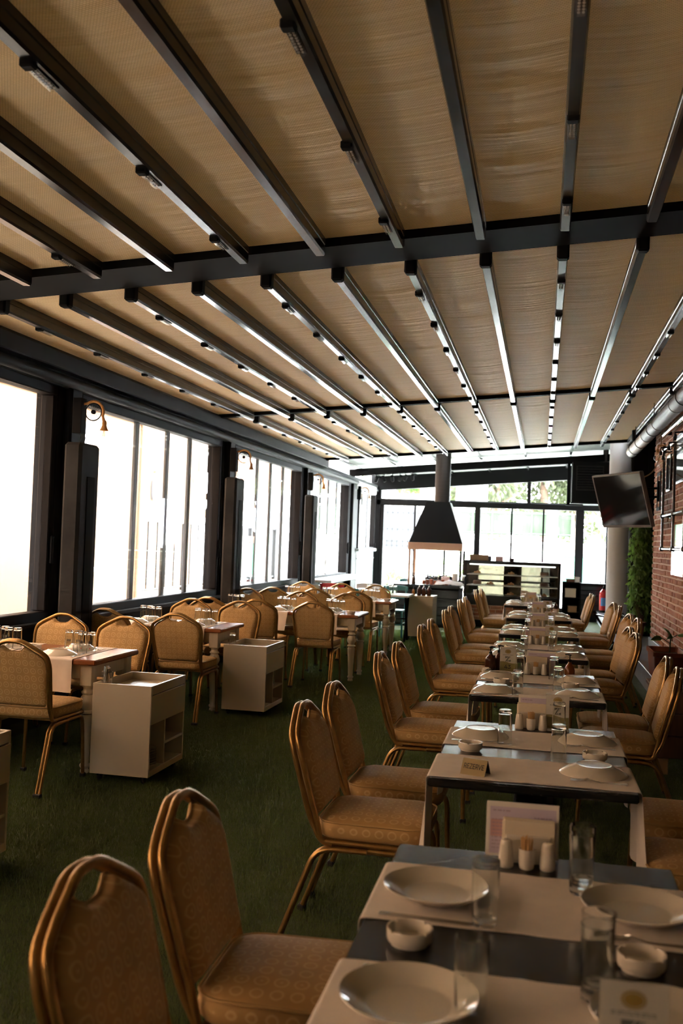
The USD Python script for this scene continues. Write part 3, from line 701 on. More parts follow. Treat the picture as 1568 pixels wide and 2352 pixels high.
def runner(w, half, hl, hr, seed, z=0.7512):
    """Cloth strip across a table (axis x, width along y, centred), hanging hl and hr over the two ends."""
    g = np.random.default_rng(seed); r = 0.012
    xs, zs, dr = [], [], []
    for t in np.linspace(0, 1, 12, endpoint=False): xs.append(-half - r); zs.append(z - r - hl * (1 - t)); dr.append(hl * (1 - t))
    for t in np.linspace(0, PI / 2, 5): xs.append(-half - r * math.cos(t)); zs.append(z - r + r * math.sin(t)); dr.append(0)
    for t in np.linspace(-half, half, 26)[1:-1]: xs.append(t); zs.append(z); dr.append(0)
    for t in np.linspace(PI / 2, 0, 5): xs.append(half + r * math.cos(t)); zs.append(z - r + r * math.sin(t)); dr.append(0)
    for t in np.linspace(0, 1, 13)[1:]: xs.append(half + r); zs.append(z - r - hr * t); dr.append(hr * t)
    xs, zs, dr = map(np.array, (xs, zs, dr)); nv = 17; V = np.linspace(-w / 2, w / 2, nv)
    ph = g.uniform(0, 6, 4)
    P = np.zeros((len(xs), nv, 3)); sgn = np.sign(xs)[:, None]; D = dr[:, None]
    wave = D * (0.10 + 0.14 * np.sin(V[None] / w * 2 * PI * 1.6 + ph[0] * (sgn > 0) + ph[1] * (sgn < 0))) 
    P[..., 0] = xs[:, None] + sgn * np.maximum(wave, 0.0) * 0.42
    P[..., 1] = V[None] * (1 - 0.22 * D) + D * 0.10 * np.sin(ph[2] + sgn) + 0.0015 * np.sin(xs[:, None] * 30 + V[None] * 20)
    flat = (D == 0) * (np.abs(xs)[:, None] < half)
    crease = np.exp(-((xs[:, None] - 0.02 * g.normal()) / 0.008) ** 2) * 0.0022 + 0.0008 * (np.sin(xs[:, None] * 24 + ph[3]) * np.sin(V[None] * 31 + ph[1]) + 1)
    P[..., 2] = zs[:, None] + crease * flat
    return grid_sheet(P, 0.0018)

# ---- tableware
def plate_profile():
    return [(0, 0.0), (0.066, 0.0), (0.070, 0.003), (0.074, 0.006), (0.102, 0.015), (0.122, 0.0265), (0.1265, 0.0305), (0.1275, 0.0318), (0.1265, 0.0330), (0.1235, 0.0318), (0.102, 0.0200), (0.082, 0.0115), (0.074, 0.0095), (0, 0.0085)]
PL = lathe(plate_profile(), 44)
kind_mesh('plate_up', PL, 'ceramic', 40)
v_, f_ = lathe([(0, 0.0335), (0.060, 0.0335), (0.063, 0.0355), (0.066, 0.0355), (0.0685, 0.0345), (0.076, 0.0290), (0.102, 0.0190), (0.122, 0.0065), (0.1275, 0.0012), (0.1265, 0.0), (0.123, 0.0012), (0.100, 0.013), (0.074, 0.0235), (0, 0.0245)][::-1], 44)
kind_mesh('plate_down', (v_, f_), 'ceramic', 35)
def outline_thin(poly, th, bend):
    m = trimesh.creation.extrude_polygon(poly, th, engine='earcut'); m = m.subdivide_to_size(0.012)
    v = np.array(m.vertices); v[:, 2] += bend(v[:, 0]); return v, np.asarray(m.faces)
fork_o = [(-0.10, -0.009), (-0.09, -0.010), (0.0, -0.0035), (0.03, -0.0035), (0.045, -0.011), (0.062, -0.012), (0.10, -0.0115), (0.10, -0.0085), (0.066, -0.0085), (0.066, -0.0055), (0.10, -0.0052), (0.10, -0.0022), (0.066, -0.0018), (0.066, 0.0018), (0.10, 0.0022), (0.10, 0.0052), (0.066, 0.0055), (0.066, 0.0085), (0.10, 0.0085), (0.10, 0.0115), (0.062, 0.012), (0.045, 0.011), (0.03, 0.0035), (0.0, 0.0035), (-0.09, 0.010), (-0.10, 0.009)]
kind_mesh('fork', outline_thin(Polygon(fork_o), 0.0022, lambda x: 0.0045 * np.clip((x + 0.02) / 0.05, 0, 1) ** 2 * (x < 0.045) + 0.010 * np.clip((0.05 - np.abs(x - 0.05)) / 0.05, 0, 1) * (x > 0.0) * 0.55), 'steel', 30)
knife_o = [(-0.11, -0.007), (-0.105, -0.0085), (0.0, -0.0075), (0.01, -0.009), (0.09, -0.009), (0.108, -0.002), (0.112, 0.006), (0.01, 0.006), (0.0, 0.0055), (-0.105, 0.008), (-0.11, 0.006)]
kind_mesh('knife', outline_thin(Polygon(knife_o), 0.003, lambda x: 0 * x), 'steel', 30)
TUMB = [(0, 0), (0.0255, 0), (0.0275, 0.003), (0.0285, 0.02), (0.0315, 0.1435), (0.0312, 0.1450), (0.0300, 0.1450), (0.0296, 0.1435), (0.0268, 0.022), (0.0245, 0.0165), (0.012, 0.0140), (0, 0.0135)]
kind_mesh('glass_up', lathe(TUMB, 28), 'glass', 40)
kind_mesh('glass_down', lathe([(r, 0.145 - z) for r, z in TUMB][::-1], 28), 'glass', 40)
def build_ashtray(p):
    pr = [(0, 0.0), (0.040, 0.0), (0.041, 0.006), (0.047, 0.008), (0.0495, 0.014), (0.050, 0.032), (0.0490, 0.0345), (0.0455, 0.0345), (0.0440, 0.032), (0.0425, 0.010), (0, 0.0085)]
    import manifold3d as mf
    v, f = lathe(pr, 40)
    A = mf.Manifold(mf.Mesh(v.astype(np.float32), f.astype(np.uint32)))
    for a in (0.45, 0.45 + PI / 2, 0.45 + PI, 0.45 + 1.5 * PI):
        c = mf.Manifold.cylinder(0.03, 0.0040, 0.0040, 12).rotate((0, 90, 0)).translate((0.033, 0, 0.034)).rotate((0, 0, math.degrees(a)))
        A = A - c
    mm = A.to_mesh(); obj('bowl', (np.array(mm.vert_properties)[:, :3], np.array(mm.tri_verts)), 'ceramic', p, smooth=35)
kind_of('ashtray', build_ashtray)
def build_shaker(holes, waist):
    def b(p):
        pr = [(0, 0), (0.018, 0), (0.0205, 0.004), (0.0208, 0.012), (0.0190 if waist else 0.0195, 0.030), (0.0165, 0.056), (0.0155, 0.064), (0.0135, 0.070), (0.007, 0.0725), (0, 0.073)]
        s = obj('shaker_body', lathe(pr, 28), 'ceramic', p, smooth=50)
        m = MB()
        for k in range(holes):
            a = 2 * PI * k / holes; m.cyl((0.005 * math.cos(a), 0.005 * math.sin(a), 0.0724), 0.0011, 0.002, 8)
        obj('pour_holes', m, 'ink', s)
    return b
kind_of('salt', build_shaker(5, True)); kind_of('pepper', build_shaker(3, False))
def build_toothpicks(p):
    obj('cup', lathe([(0, 0), (0.016, 0), (0.019, 0.003), (0.0205, 0.012), (0.0215, 0.052), (0.0208, 0.053), (0.0196, 0.052), (0.0185, 0.012), (0, 0.008)], 28), 'ceramic', p, smooth=45)
    g = np.random.default_rng(3); m = MB()
    for k in range(46):
        r0, a0 = 0.013 * math.sqrt(g.uniform()), g.uniform(0, 2 * PI); r1 = r0 * 1.25 + 0.001
        m.tube([(r0 * math.cos(a0), r0 * math.sin(a0), 0.010), (r1 * math.cos(a0), r1 * math.sin(a0), 0.080 + g.uniform(-0.004, 0.005)), ], 0.0011, 5)
    tag(obj('toothpicks', m, 'toothpick', p), kind='stuff', label='bundle of bare wooden toothpicks')
kind_of('toothpicks', build_toothpicks)
def build_napkins(p):
    """Ceramic napkin stand: two upright cheeks and the paper between; faces -y."""
    obj('holder', MB().span(-0.060, 0.060, -0.022, 0.022, 0.0, 0.010, 0.003).span(-0.060, 0.060, -0.024, -0.018, 0.006, 0.075, 0.002).span(-0.060, 0.060, 0.018, 0.024, 0.006, 0.075, 0.002), 'ceramic', p)
    m = MB(); g = np.random.default_rng(5)
    for k in range(7):
        y = -0.0165 + 0.0055 * k; m.box((g.uniform(-0.004, 0.004), y, 0.061 + g.uniform(-0.002, 0.003)), (0.135, 0.0042, 0.098), 0.0015, ry(g.uniform(-0.015, 0.015)))
    tag(obj('napkins', m, 'paper_napkin', p), kind='stuff')
kind_of('napkins', build_napkins)
def lines(m, x0, x1, z0, z1, n, y, seed, h=0.0022):
    """Rows of illegible print as thin raised bars on a card facing -y."""
    g = np.random.default_rng(seed)
    for i in range(n):
        z = z1 - (i + 0.5) * (z1 - z0) / n; x = x0
        while x < x1 - 0.004:
            w = g.uniform(0.004, 0.013); e = min(x + w, x1)
            m.span(x, e, y - 0.0003, y + 0.0002, z - h / 2, z + h / 2); x = e + 0.0025
def build_menu(p):
    """Folded landscape menu card standing on its long edge, printed side to -y, leaning back."""
    obj('card', MB().box((0, 0, 0.075), (0.195, 0.003, 0.145), 0.0008), 'paper', p)
    obj('print_panel', MB().span(-0.088, 0.090, -0.0021, -0.0012, 0.010, 0.134), 'paper_lilac', p)
    m = MB(); lines(m, -0.080, -0.030, 0.118, 0.130, 1, -0.0022, 1, 0.0035); lines(m, 0.03, 0.08, 0.106, 0.114, 1, -0.0022, 2, 0.003); lines(m, -0.082, -0.02, 0.020, 0.105, 9, -0.0022, 3); lines(m, 0.0, 0.085, 0.020, 0.10, 8, -0.0022, 4)
    obj('print_lines', m, 'ink_blurb', p)
    obj('photo_patch', MB().span(-0.086, -0.040, -0.0024, -0.0018, 0.055, 0.100), 'paper_rose', p)
    obj('foot', MB().span(-0.05, 0.05, 0.0, 0.035, 0.0, 0.004, 0.001), 'acrylic_edge', p)
kind_of('menu', build_menu)
def build_sign(number):
    def b(p):
        """Acrylic table stand with a printed card, facing -y."""
        W, H = 0.105, 0.165
        obj('base', MB().span(-W / 2 - 0.003, W / 2 + 0.003, -0.03, 0.03, 0, 0.006, 0.002), 'acrylic_edge', p)
        obj('card', MB().span(-W / 2, W / 2, -0.0012, 0.0012, 0.006, H), 'paper', p)
        obj('cover_sheet', MB().span(-W / 2 - 0.002, W / 2 + 0.002, -0.0042, -0.0026, 0.006, H + 0.004), 'clear_plastic', p, smooth=False)
        th = np.linspace(0, 2 * PI, 28)[:-1]; ov = Polygon(np.c_[0.020 * np.cos(th), 0.015 * np.sin(th)])
        up = np.array([[1, 0, 0, 0], [0, 0, -1, -0.0012], [0, 1, 0, 0]])
        def put(poly, x, z, mname, nm, d=0.0006):
            T = up.copy(); T[0, 3] = x; T[2, 3] = z
            mm = MB().ext(poly, d, T); return obj(nm, mm, mname, p, smooth=False)
        put(ov, 0.0, 0.138, 'ink_gold', 'emblem')
        put(Polygon(np.c_[0.0165 * np.cos(th), 0.0117 * np.sin(th)]).difference(Polygon(np.c_[0.0155 * np.cos(th), 0.0107 * np.sin(th)])), 0, 0.138, 'paper', 'emblem_ring', 0.0009)
        m = MB(); lines(m, -0.035, 0.035, 0.112, 0.120, 2, -0.0014, 8, 0.0016)
        obj('print_lines', m, 'ink_grey', p)
        # monogram: a square cut by diagonal strokes
        sq = sbox(-0.019, -0.017, 0.019, 0.017); cut = Polygon([(-0.019, -0.017), (-0.019, 0.004), (0.002, 0.010)]).union(Polygon([(0.019, 0.017), (0.019, -0.005), (-0.003, -0.010)]))
        for q in (-0.008, 0.002, 0.012): cut = cut.union(Polygon([(q - 0.012, -0.017), (q - 0.0095, -0.017), (q + 0.0135, 0.017), (q + 0.011, 0.017)]))
        g = sq.difference(cut); m = MB()
        for q in getattr(g, 'geoms', [g]):
            if q.area > 1e-7: m.ext(q, 0.0006, np.array([[1, 0, 0, 0], [0, 0, -1, -0.0012], [0, 1, 0, 0.089]]))
        obj('monogram', m, 'ink_grey', p, smooth=False)
        wv = [(-W / 2 + 0.001, 0.008)] + [(W / 2 - 0.001, 0.008)] + [(x, 0.066 + 0.006 * math.sin(-x * 45) ) for x in np.linspace(W / 2 - 0.001, -W / 2 + 0.001, 16)]
        put(Polygon(wv), 0, 0, 'ink_olive', 'colour_field', 0.0004)
        if number:
            t = meshkit.text_mesh(number, 0.026, 0.0008, bold=True); v = np.array(t.vertices); v[:, 0] -= v[:, 0].mean()
            obj('number', (np.c_[v[:, 0], -0.0016 - v[:, 2], 0.024 + v[:, 1]], np.asarray(t.faces)), 'ink', p, smooth=False, label='dark printed table number 43')
    return b
kind_of('sign', build_sign('')); kind_of('sign_43', build_sign('43'))
def build_rezerve(p):
    """Folded brass tent reading REZERVE, ridge along x, facing -y."""
    W, H, D = 0.095, 0.055, 0.032
    for s, nm in ((-1, 'front_leaf'), (1, 'back_leaf')):
        v = np.array([(x, s * (D * (1 - t) + e), H * t) for x in (-W / 2, W / 2) for t in (0, 1) for e in (0, 0.0016)])
        obj(nm, (v, trimesh.convex.convex_hull(v).faces if False else _fix(v)), 'brass_sheet' if s < 0 else 'black_gloss', p, smooth=False)
    t = meshkit.text_mesh('REZERVE', 0.019, 0.0008, bold=True); v = np.array(t.vertices); k = 0.078 / (v[:, 0].max() - v[:, 0].min()); v[:, 0] = (v[:, 0] - v[:, 0].mean()) * k
    n = np.hypot(D, H); up = np.array([0, D / n, H / n]); nr = np.array([0, -H / n, D / n])
    w = np.outer(v[:, 0], [1, 0, 0]) + np.outer(v[:, 1] + 0.024, up) + np.outer(v[:, 2] + 0.0006, nr) + np.array([0, -D - 0.0004, 0])
    obj('lettering', (w, np.asarray(t.faces)), 'ink', p, smooth=False, label='black capital letters REZERVE')
def _fix(v):
    h = ConvexHull(v); f = h.simplices.copy(); c = v.mean(0)
    for i, t in enumerate(f):
        a, b, d = v[t]
        if np.dot(np.cross(b - a, d - a), a - c) < 0: f[i] = t[::-1]
    return f

# ---- serving trolley: origin at the floor, centre of plan; the open shelf side faces +x
def build_trolley(p):
    D, W, H, b0 = 0.40, 0.60, 0.625, 0.05
    x0, x1, y0, y1 = -D / 2, D / 2, -W / 2, W / 2
    obj('side_panel', MB().span(x0, x1, y0, y0 + 0.018, b0, H, 0.002), 'trolley_white', p)
    obj('side_panel', MB().span(x0, x1, y1 - 0.018, y1, b0, H, 0.002), 'trolley_white', p)
    obj('back_panel', MB().span(x0, x0 + 0.016, y0 + 0.018, y1 - 0.018, b0, H, 0.002), 'trolley_white', p)
    obj('tray_lip', MB().span(x1 - 0.018, x1, y0 + 0.018, y1 - 0.018, H - 0.055, H, 0.002), 'trolley_white', p)
    obj('tray_bottom', MB().span(x0 + 0.016, x1 - 0.018, y0 + 0.018, y1 - 0.018, H - 0.065, H - 0.050, 0.002), 'trolley_white', p)
    d = obj('drawer', MB().span(x1 - 0.016, x1 + 0.003, y0 + 0.002, y1 - 0.002, H - 0.245, H - 0.062, 0.002), 'trolley_white', p)
    obj('shelf', MB().span(x0 + 0.016, x1, y0 + 0.018, y1 - 0.018, b0, b0 + 0.04, 0.002), 'trolley_white', p)
    obj('shelf', MB().span(x0 + 0.016, x1 - 0.004, y0 + 0.27, y1 - 0.018, 0.215, 0.232, 0.002), 'trolley_white', p)
    obj('divider', MB().span(x0 + 0.016, x1 - 0.004, y0 + 0.255, y0 + 0.272, b0 + 0.04, H - 0.245, 0.002), 'trolley_white', p)
    for sx in (-1, 1):
        for sy in (-1, 1):
            c = obj('castor', MB().cyl((sx * (D / 2 - 0.05), sy * (W / 2 - 0.05), 0.024), 0.024, 0.02, 16, 'x', 0.004), 'rubber', p)
            obj('fork', MB().box((sx * (D / 2 - 0.05), sy * (W / 2 - 0.05), 0.040), (0.03, 0.035, 0.022), 0.003), 'black_metal', c)
kind_of('trolley', build_trolley)
# ---- roof LED module: clip then lens bar along +y, top at z = 0
def build_led(p):
    obj('clip', MB().box((0, 0.02, -0.006), (0.050, 0.045, 0.034), 0.006), 'black_metal', p)
    obj('housing', MB().span(-0.019, 0.019, 0.04, 0.205, -0.010, 0.0, 0.002), 'rail_metal', p)
    obj('lens', MB().span(-0.017, 0.017, 0.042, 0.200, -0.022, -0.009, 0.004), 'clear_plastic', p)
    m = MB()
    for k in range(8):
        for sx in (-0.0075, 0.0075): m.cyl((sx, 0.055 + k * 0.019, -0.0115), 0.0052, 0.006, 10, b=0.0015)
    tag(obj('diodes', m, 'led_lens', p), kind='stuff')
kind_of('led', build_led)

# ================================================================== THE RIGHT ROW: marble tables
RT = ['nearest marble table', 'REZERVE marble table', 'number 43 marble table', 'fourth marble table', 'fifth marble table', 'sixth marble table', 'seventh marble table']
RY = [1.60, 3.63, 5.68, 7.78, 9.68, 11.86, 14.40]
RX = [0, -0.01, 0, 0, 0, -0.01, -0.13]
CH_A = [[(-0.545, 1.90), (-0.56, 2.49)], [(-0.60, 4.02), (-0.60, 4.62)], [(-0.60, 6.00), (-0.585, 6.66)], [(-0.60, 8.15), (-0.60, 8.85)], [(-0.60, 10.15), (-0.60, 10.80)], [(-0.61, 12.15), (-0.60, 12.85)], [(-0.60, 14.95), (-0.56, 15.55)]]
CH_W = [[(0.66, 2.35)], [(0.60, 3.80), (0.62, 4.42)], [(0.46, 6.12), (0.47, 6.70)], [(0.44, 8.46), (0.44, 9.06)], [(0.62, 10.30), (0.60, 10.90)], [(0.60, 12.45), (0.58, 13.05)], [(0.42, 14.95), (0.40, 15.45)]]
ROT_W = {(2, 0): -0.06, (3, 0): 0.10, (3, 1): 0.12, (4, 1): 0.16, (5, 1): 0.14, (4, 0): 0.08}
for k in range(8): kind_mesh(f'runner_{k}', runner(0.40, 0.3675, [0.30, 0.205, 0.34, 0.21, 0.205, 0.21, 0.205, 0.21][k], [0.30, 0.20, 0.31, 0.20, 0.20, 0.205, 0.20, 0.205][k], 100 + k), 'linen', 60)
SEATN = {(-1, 0): 'near aisle-side', (-1, 1): 'far aisle-side', (1, 0): 'near wall-side', (1, 1): 'far wall-side'}
TZ = 0.7500; CZ = 0.7530
GLASS_XY = {0: {(-1, 0): (-0.10, 0.22), (-1, 1): (-0.10, 0.67), (1, 0): (0.125, 0.35), (1, 1): (0.12, 0.945)},
            1: {(-1, 1): (-0.12, 0.72), (1, 0): (0.10, 0.44), (1, 1): (0.11, 1.03)},
            2: {(-1, 0): (-0.11, 0.10), (-1, 1): (-0.115, 0.99), (1, 0): (0.12, 0.36), (1, 1): (0.10, 0.88)}}
for i, (ty, tx, tn) in enumerate(zip(RY, RX, RT)):
    r = random.Random(40 + i)
    copy('marble_table', 'dining_table', {0: 'dark marble-topped table nearest the camera, cut by the bottom edge', 1: 'dark marble-topped table carrying the brass REZERVE sign', 2: 'dark marble-topped table carrying the number 43 card'}.get(i, f'dark marble-topped table, {ORD[i]} from the camera in the right row'), 'table', (tx, ty, 0), 0, 'dark marble tables in the right row')
    for sx, side, spots in ((-1, 'aisle-side', CH_A[i]), (1, 'wall-side', CH_W[i])):
        for j, (x, y) in enumerate(spots):
            nf = ('far' if i == 0 else 'near') if j == 0 and len(spots) == 1 else ('near', 'far')[j]
            a = -PI / 2 if sx < 0 else PI / 2
            a += ROT_W.get((i, j), 0) if sx > 0 else r.uniform(-0.03, 0.03)
            copy('chair', 'banquet_chair', f'beige gold-framed banquet chair, {nf} {side} seat of the {tn}', 'chair', (x, y, 0), a, 'banquet chairs along the marble tables')
    rc_ = [0.235, 0.83] if i else [0.22, 0.83]
    for j, yc in enumerate(rc_):
        copy_mesh(f'runner_{(i * 2 + j) % 8}', 'table_runner', f'beige cloth runner, {("near", "far")[j]} one of two across the {tn}', 'table runner', (tx, ty + yc + r.uniform(-0.012, 0.012), 0), r.uniform(-0.012, 0.012), 'beige runners across the marble tables')
    for (sx, j), sn in SEATN.items():
        if i == 1 and (sx, j) == (-1, 0): continue
        px, py = tx + sx * (0.232 + r.uniform(-0.012, 0.012)), ty + (0.24, 0.83)[j] + r.uniform(-0.02, 0.02)
        if i == 0: px, py = {(-1, 0): (-0.212, 1.825), (-1, 1): (-0.222, 2.41), (1, 0): (0.235, 1.86), (1, 1): (0.242, 2.42)}[(sx, j)]
        if i == 1: px, py = {(-1, 1): (-0.240, 4.49), (1, 0): (0.218, 3.90), (1, 1): (0.222, 4.53)}[(sx, j)]
        if i == 0:
            copy_mesh('plate_up', 'plate', f'white dinner plate face up, {sn} place of the {tn}', 'plate', (px, py, CZ), 0, 'white plates on the marble tables')
        else:
            copy_mesh('plate_down', 'plate', f'white dinner plate face down, {sn} place of the {tn}', 'plate', (px, py, CZ), 0, 'white plates on the marble tables')
        fy, ky = (-0.150, 0.146)
        if sx < 0: fy, ky = 0.148, -0.148
        ang = PI if sx > 0 else 0
        copy_mesh('fork', 'fork', f'steel fork beside the plate, {sn} place of the {tn}', 'fork', (px + sx * 0.01, py + fy + r.uniform(-0.006, 0.006), CZ + 0.0008), ang + r.uniform(-0.06, 0.06), 'forks on the marble tables')
        copy_mesh('knife', 'knife', f'steel table knife beside the plate, {sn} place of the {tn}', 'knife', (px + sx * 0.005, py + ky + r.uniform(-0.006, 0.006), CZ + 0.0008), ang + r.uniform(-0.06, 0.06), 'knives on the marble tables')
        gx, gy = GLASS_XY.get(i, {}).get((sx, j), (sx * (0.112 + r.uniform(-0.01, 0.01)), (0.38, 0.72)[j] + r.uniform(-0.05, 0.05) if sx > 0 else (0.16, 1.0)[j] + r.uniform(-0.05, 0.05)))
        if i == 0:
            copy_mesh('glass_up', 'drinking_glass', f'tall clear tumbler standing upright, {sn} place of the {tn}', 'glass', (tx + gx, ty + gy, CZ), 0, 'clear glasses on the marble tables')
            if sx > 0:
                copy_mesh('glass_up', 'drinking_glass', f'clear tumbler nested on top of another, {sn} place of the {tn}', 'glass', (tx + gx + 0.0012, ty + gy, CZ + 0.022), 0, 'clear glasses on the marble tables')
        else:
            copy_mesh('glass_down', 'drinking_glass', f'tall clear tumbler turned upside down, {sn} place of the {tn}', 'glass', (tx + gx, ty + gy, CZ), 0, 'clear glasses on the marble tables')
    for sx in (-1, 1):
        copy('ashtray', 'ashtray', f'round white notched ashtray, {"aisle" if sx < 0 else "wall"} half of the {tn}', 'ashtray', (tx + (-0.24 if sx < 0 else 0.215) + r.uniform(-0.02, 0.03), ty + 0.53 + r.uniform(-0.012, 0.012), TZ), r.uniform(0, 6), 'white ashtrays on the marble tables')
    yb_ = ty + 1.105
    copy('salt', 'salt_shaker', f'white ceramic salt shaker on the {tn}', 'salt shaker', (tx - 0.068, yb_, TZ), 0, 'salt shakers on the marble tables')
    copy('toothpicks', 'toothpick_cup', f'white ceramic cup of wooden toothpicks on the {tn}', 'toothpick cup', (tx - 0.014, yb_ - 0.003, TZ), r.uniform(0, 6), 'toothpick cups on the marble tables')
    copy('pepper', 'pepper_shaker', f'white ceramic pepper shaker on the {tn}', 'pepper shaker', (tx + 0.040, yb_ + 0.002, TZ), 0, 'pepper shakers on the marble tables')
    copy('napkins', 'napkin_holder', f'napkin holder full of beige paper napkins on the {tn}', 'napkin holder', (tx - 0.012, yb_ + 0.058, TZ), 0.02, 'napkin holders on the marble tables')
    copy('menu', 'menu_card', f'lilac printed menu card behind the napkins on the {tn}', 'menu card', (tx - 0.008 + (0.03 if i in (1, 2) else -0.02), ty + 1.193 - 0.01, TZ), 0.03, 'menu cards on the marble tables', rotx=-0.10)
    if i == 0:
        copy('sign', 'number_card', f'number card with gold emblem standing on the {tn}', 'sign', (0.165, 1.665, TZ), 0.0, 'number cards on the marble tables')
    elif i == 2:
        copy('sign_43', 'number_card', 'table card with gold emblem and the number 43', 'sign', (tx - 0.20, ty + 1.13, TZ), 0.02, 'number cards on the marble tables')
    else:
        copy('sign', 'number_card', f'number card with gold emblem standing on the {tn}', 'sign', (tx + (0.105 if i < 6 else -0.115), ty + 1.14, TZ), 0.02, 'number cards on the marble tables')
p = thing('reserved_sign', 'folded brass tent sign reading REZERVE on a marble table', 'sign', (-0.215, 3.735, CZ), -0.30); build_rezerve(p)

def bottle(p, prof, m, cap, pump=True, n=24):
    b = obj('bottle_body', lathe(prof, n), m, p, smooth=50); top = prof[-1][1]
    if pump:
        q = MB(); q.cyl((0, 0, top + 0.008), 0.011, 0.018, 14, b=0.002); q.tube([(0, 0, top + 0.015), (0, 0, top + 0.042)], 0.004, 8); q.tube(fillet([(0, 0, top + 0.040), (0, 0, top + 0.050), (0.034, 0, top + 0.046)], 0.01, 3), 0.0045, 8); q.cyl((0, 0, top + 0.045), 0.009, 0.012, 12, b=0.002)
        obj('pump_head', q, cap, p)
    else:
        obj('cap', MB().cyl((0, 0, top + 0.010), 0.012, 0.022, 14, b=0.003), cap, p)
AMB = [(0, 0), (0.028, 0), (0.032, 0.004), (0.033, 0.012), (0.034, 0.040), (0.028, 0.062), (0.017, 0.078), (0.012, 0.086), (0.0115, 0.095), (0, 0.0955)]
DRK = [(0, 0), (0.026, 0), (0.029, 0.004), (0.029, 0.085), (0.024, 0.100), (0.013, 0.112), (0.012, 0.122), (0, 0.1225)]
p = thing('pump_bottle', 'amber glass pump bottle on the number 43 marble table', 'bottle', (0.205, 6.79, TZ), 2.6); bottle(p, AMB, 'amber_glass', 'black_gloss')
p = thing('pump_bottle', 'dark square pump bottle left of the number 43 card', 'bottle', (-0.315, 6.80, TZ), 0.6); bottle(p, [(r * 1.25, z * 0.95) for r, z in DRK], 'dark_glass', 'black_gloss')
p = thing('pump_bottle', 'slim dark pump bottle behind the number 43 card', 'bottle', (-0.262, 6.865, TZ), -0.5); bottle(p, [(r * 0.95, z) for r, z in DRK], 'dark_glass', 'black_gloss')
p = thing('sachet_bowl', 'small bowl of paper sachets at the number 43 table corner', 'bowl', (-0.335, 6.68, TZ))
obj('bowl', lathe([(0, 0), (0.022, 0), (0.028, 0.004), (0.033, 0.022), (0.032, 0.023), (0.0265, 0.006), (0, 0.004)], 24), 'ceramic', p)
m = MB()
for k in range(9): m.box((rng.uniform(-0.015, 0.015), rng.uniform(-0.014, 0.014), 0.022 + rng.uniform(0, 0.010)), (0.03, 0.022, 0.003), 0.001, rz(rng.uniform(0, 3)) @ rx(rng.uniform(-0.9, 0.9)))
tag(obj('sachets', m, 'paper', p), kind='stuff')
p = thing('pump_bottle', 'dark labelled bottle on the sixth marble table', 'bottle', (0.19, 12.78, TZ), 0.3); bottle(p, [(r * 1.1, z * 1.1) for r, z in DRK], 'dark_glass', 'black_gloss', False)
obj('label', MB().cyl((0, 0, 0.05), 0.0325, 0.06, 24), 'paper', p)

# ================================================================== THE WINDOW SIDE: wooden tables
LT = ['first wooden table', 'second wooden table', 'third wooden table', 'fourth wooden table']
LY = [6.08, 8.62, 11.05, 13.80]; LXE = [-2.83, -2.81, -2.00, -2.03]; LLONG = [0, 0, 1, 1]
LNEAR = [[(-3.09, 5.86)], [(-3.69, 8.42), (-3.01, 8.34)], [(-3.50, 10.62), (-2.97, 10.64), (-2.37, 10.72)], [(-3.52, 13.30), (-2.98, 13.42), (-2.37, 13.27)]]
LFAR = [[(-3.73, 7.06), (-3.20, 7.08)], [(-3.55, 9.56), (-3.03, 9.56)], [(-3.68, 12.04), (-2.94, 11.90), (-2.36, 11.98)], [(-3.60, 14.68), (-3.00, 14.68), (-2.45, 14.70)]]
LSEAT = [[-3.74, -3.18], [-3.70, -3.15], [-3.62, -3.00, -2.42], [-3.62, -3.05, -2.45]]
for k in range(4): kind_mesh(f'long_runner_{k}', runner(0.37, 0.36, [0.215, 0.205, 0.21, 0.20][k], [0.20, 0.21, 0.20, 0.21][k], 140 + k), 'linen', 60)
def build_print_glass(p):
    obj('tumbler', lathe([(r, 0.145 - z) for r, z in TUMB][::-1], 28), 'glass', p, smooth=40)
    for a0 in (-1.2,):
        m = MB()
        for k in range(3):
            a = a0 + (k - 1) * 0.30; m.box((0.0302 * math.cos(a), 0.0302 * math.sin(a), 0.075), (0.0008, 0.006, 0.018), 0, rz(a))
            m.box((0.0302 * math.cos(a), 0.0302 * math.sin(a), 0.058), (0.0008, 0.0065, 0.004), 0, rz(a))
        obj('print_marks', m, 'ink', p, smooth=False)
        obj('print_dot', MB().cyl((0, 0, 0.0302), 0.004, 0.001, 12).move(ry(PI / 2)).move(rz(a0), (0, 0, 0.034)), 'ink_red', p)
kind_of('print_glass', build_print_glass)
WORDS = {2: ['window-side', 'aisle-side'], 3: ['window-side', 'middle', 'aisle-side']}
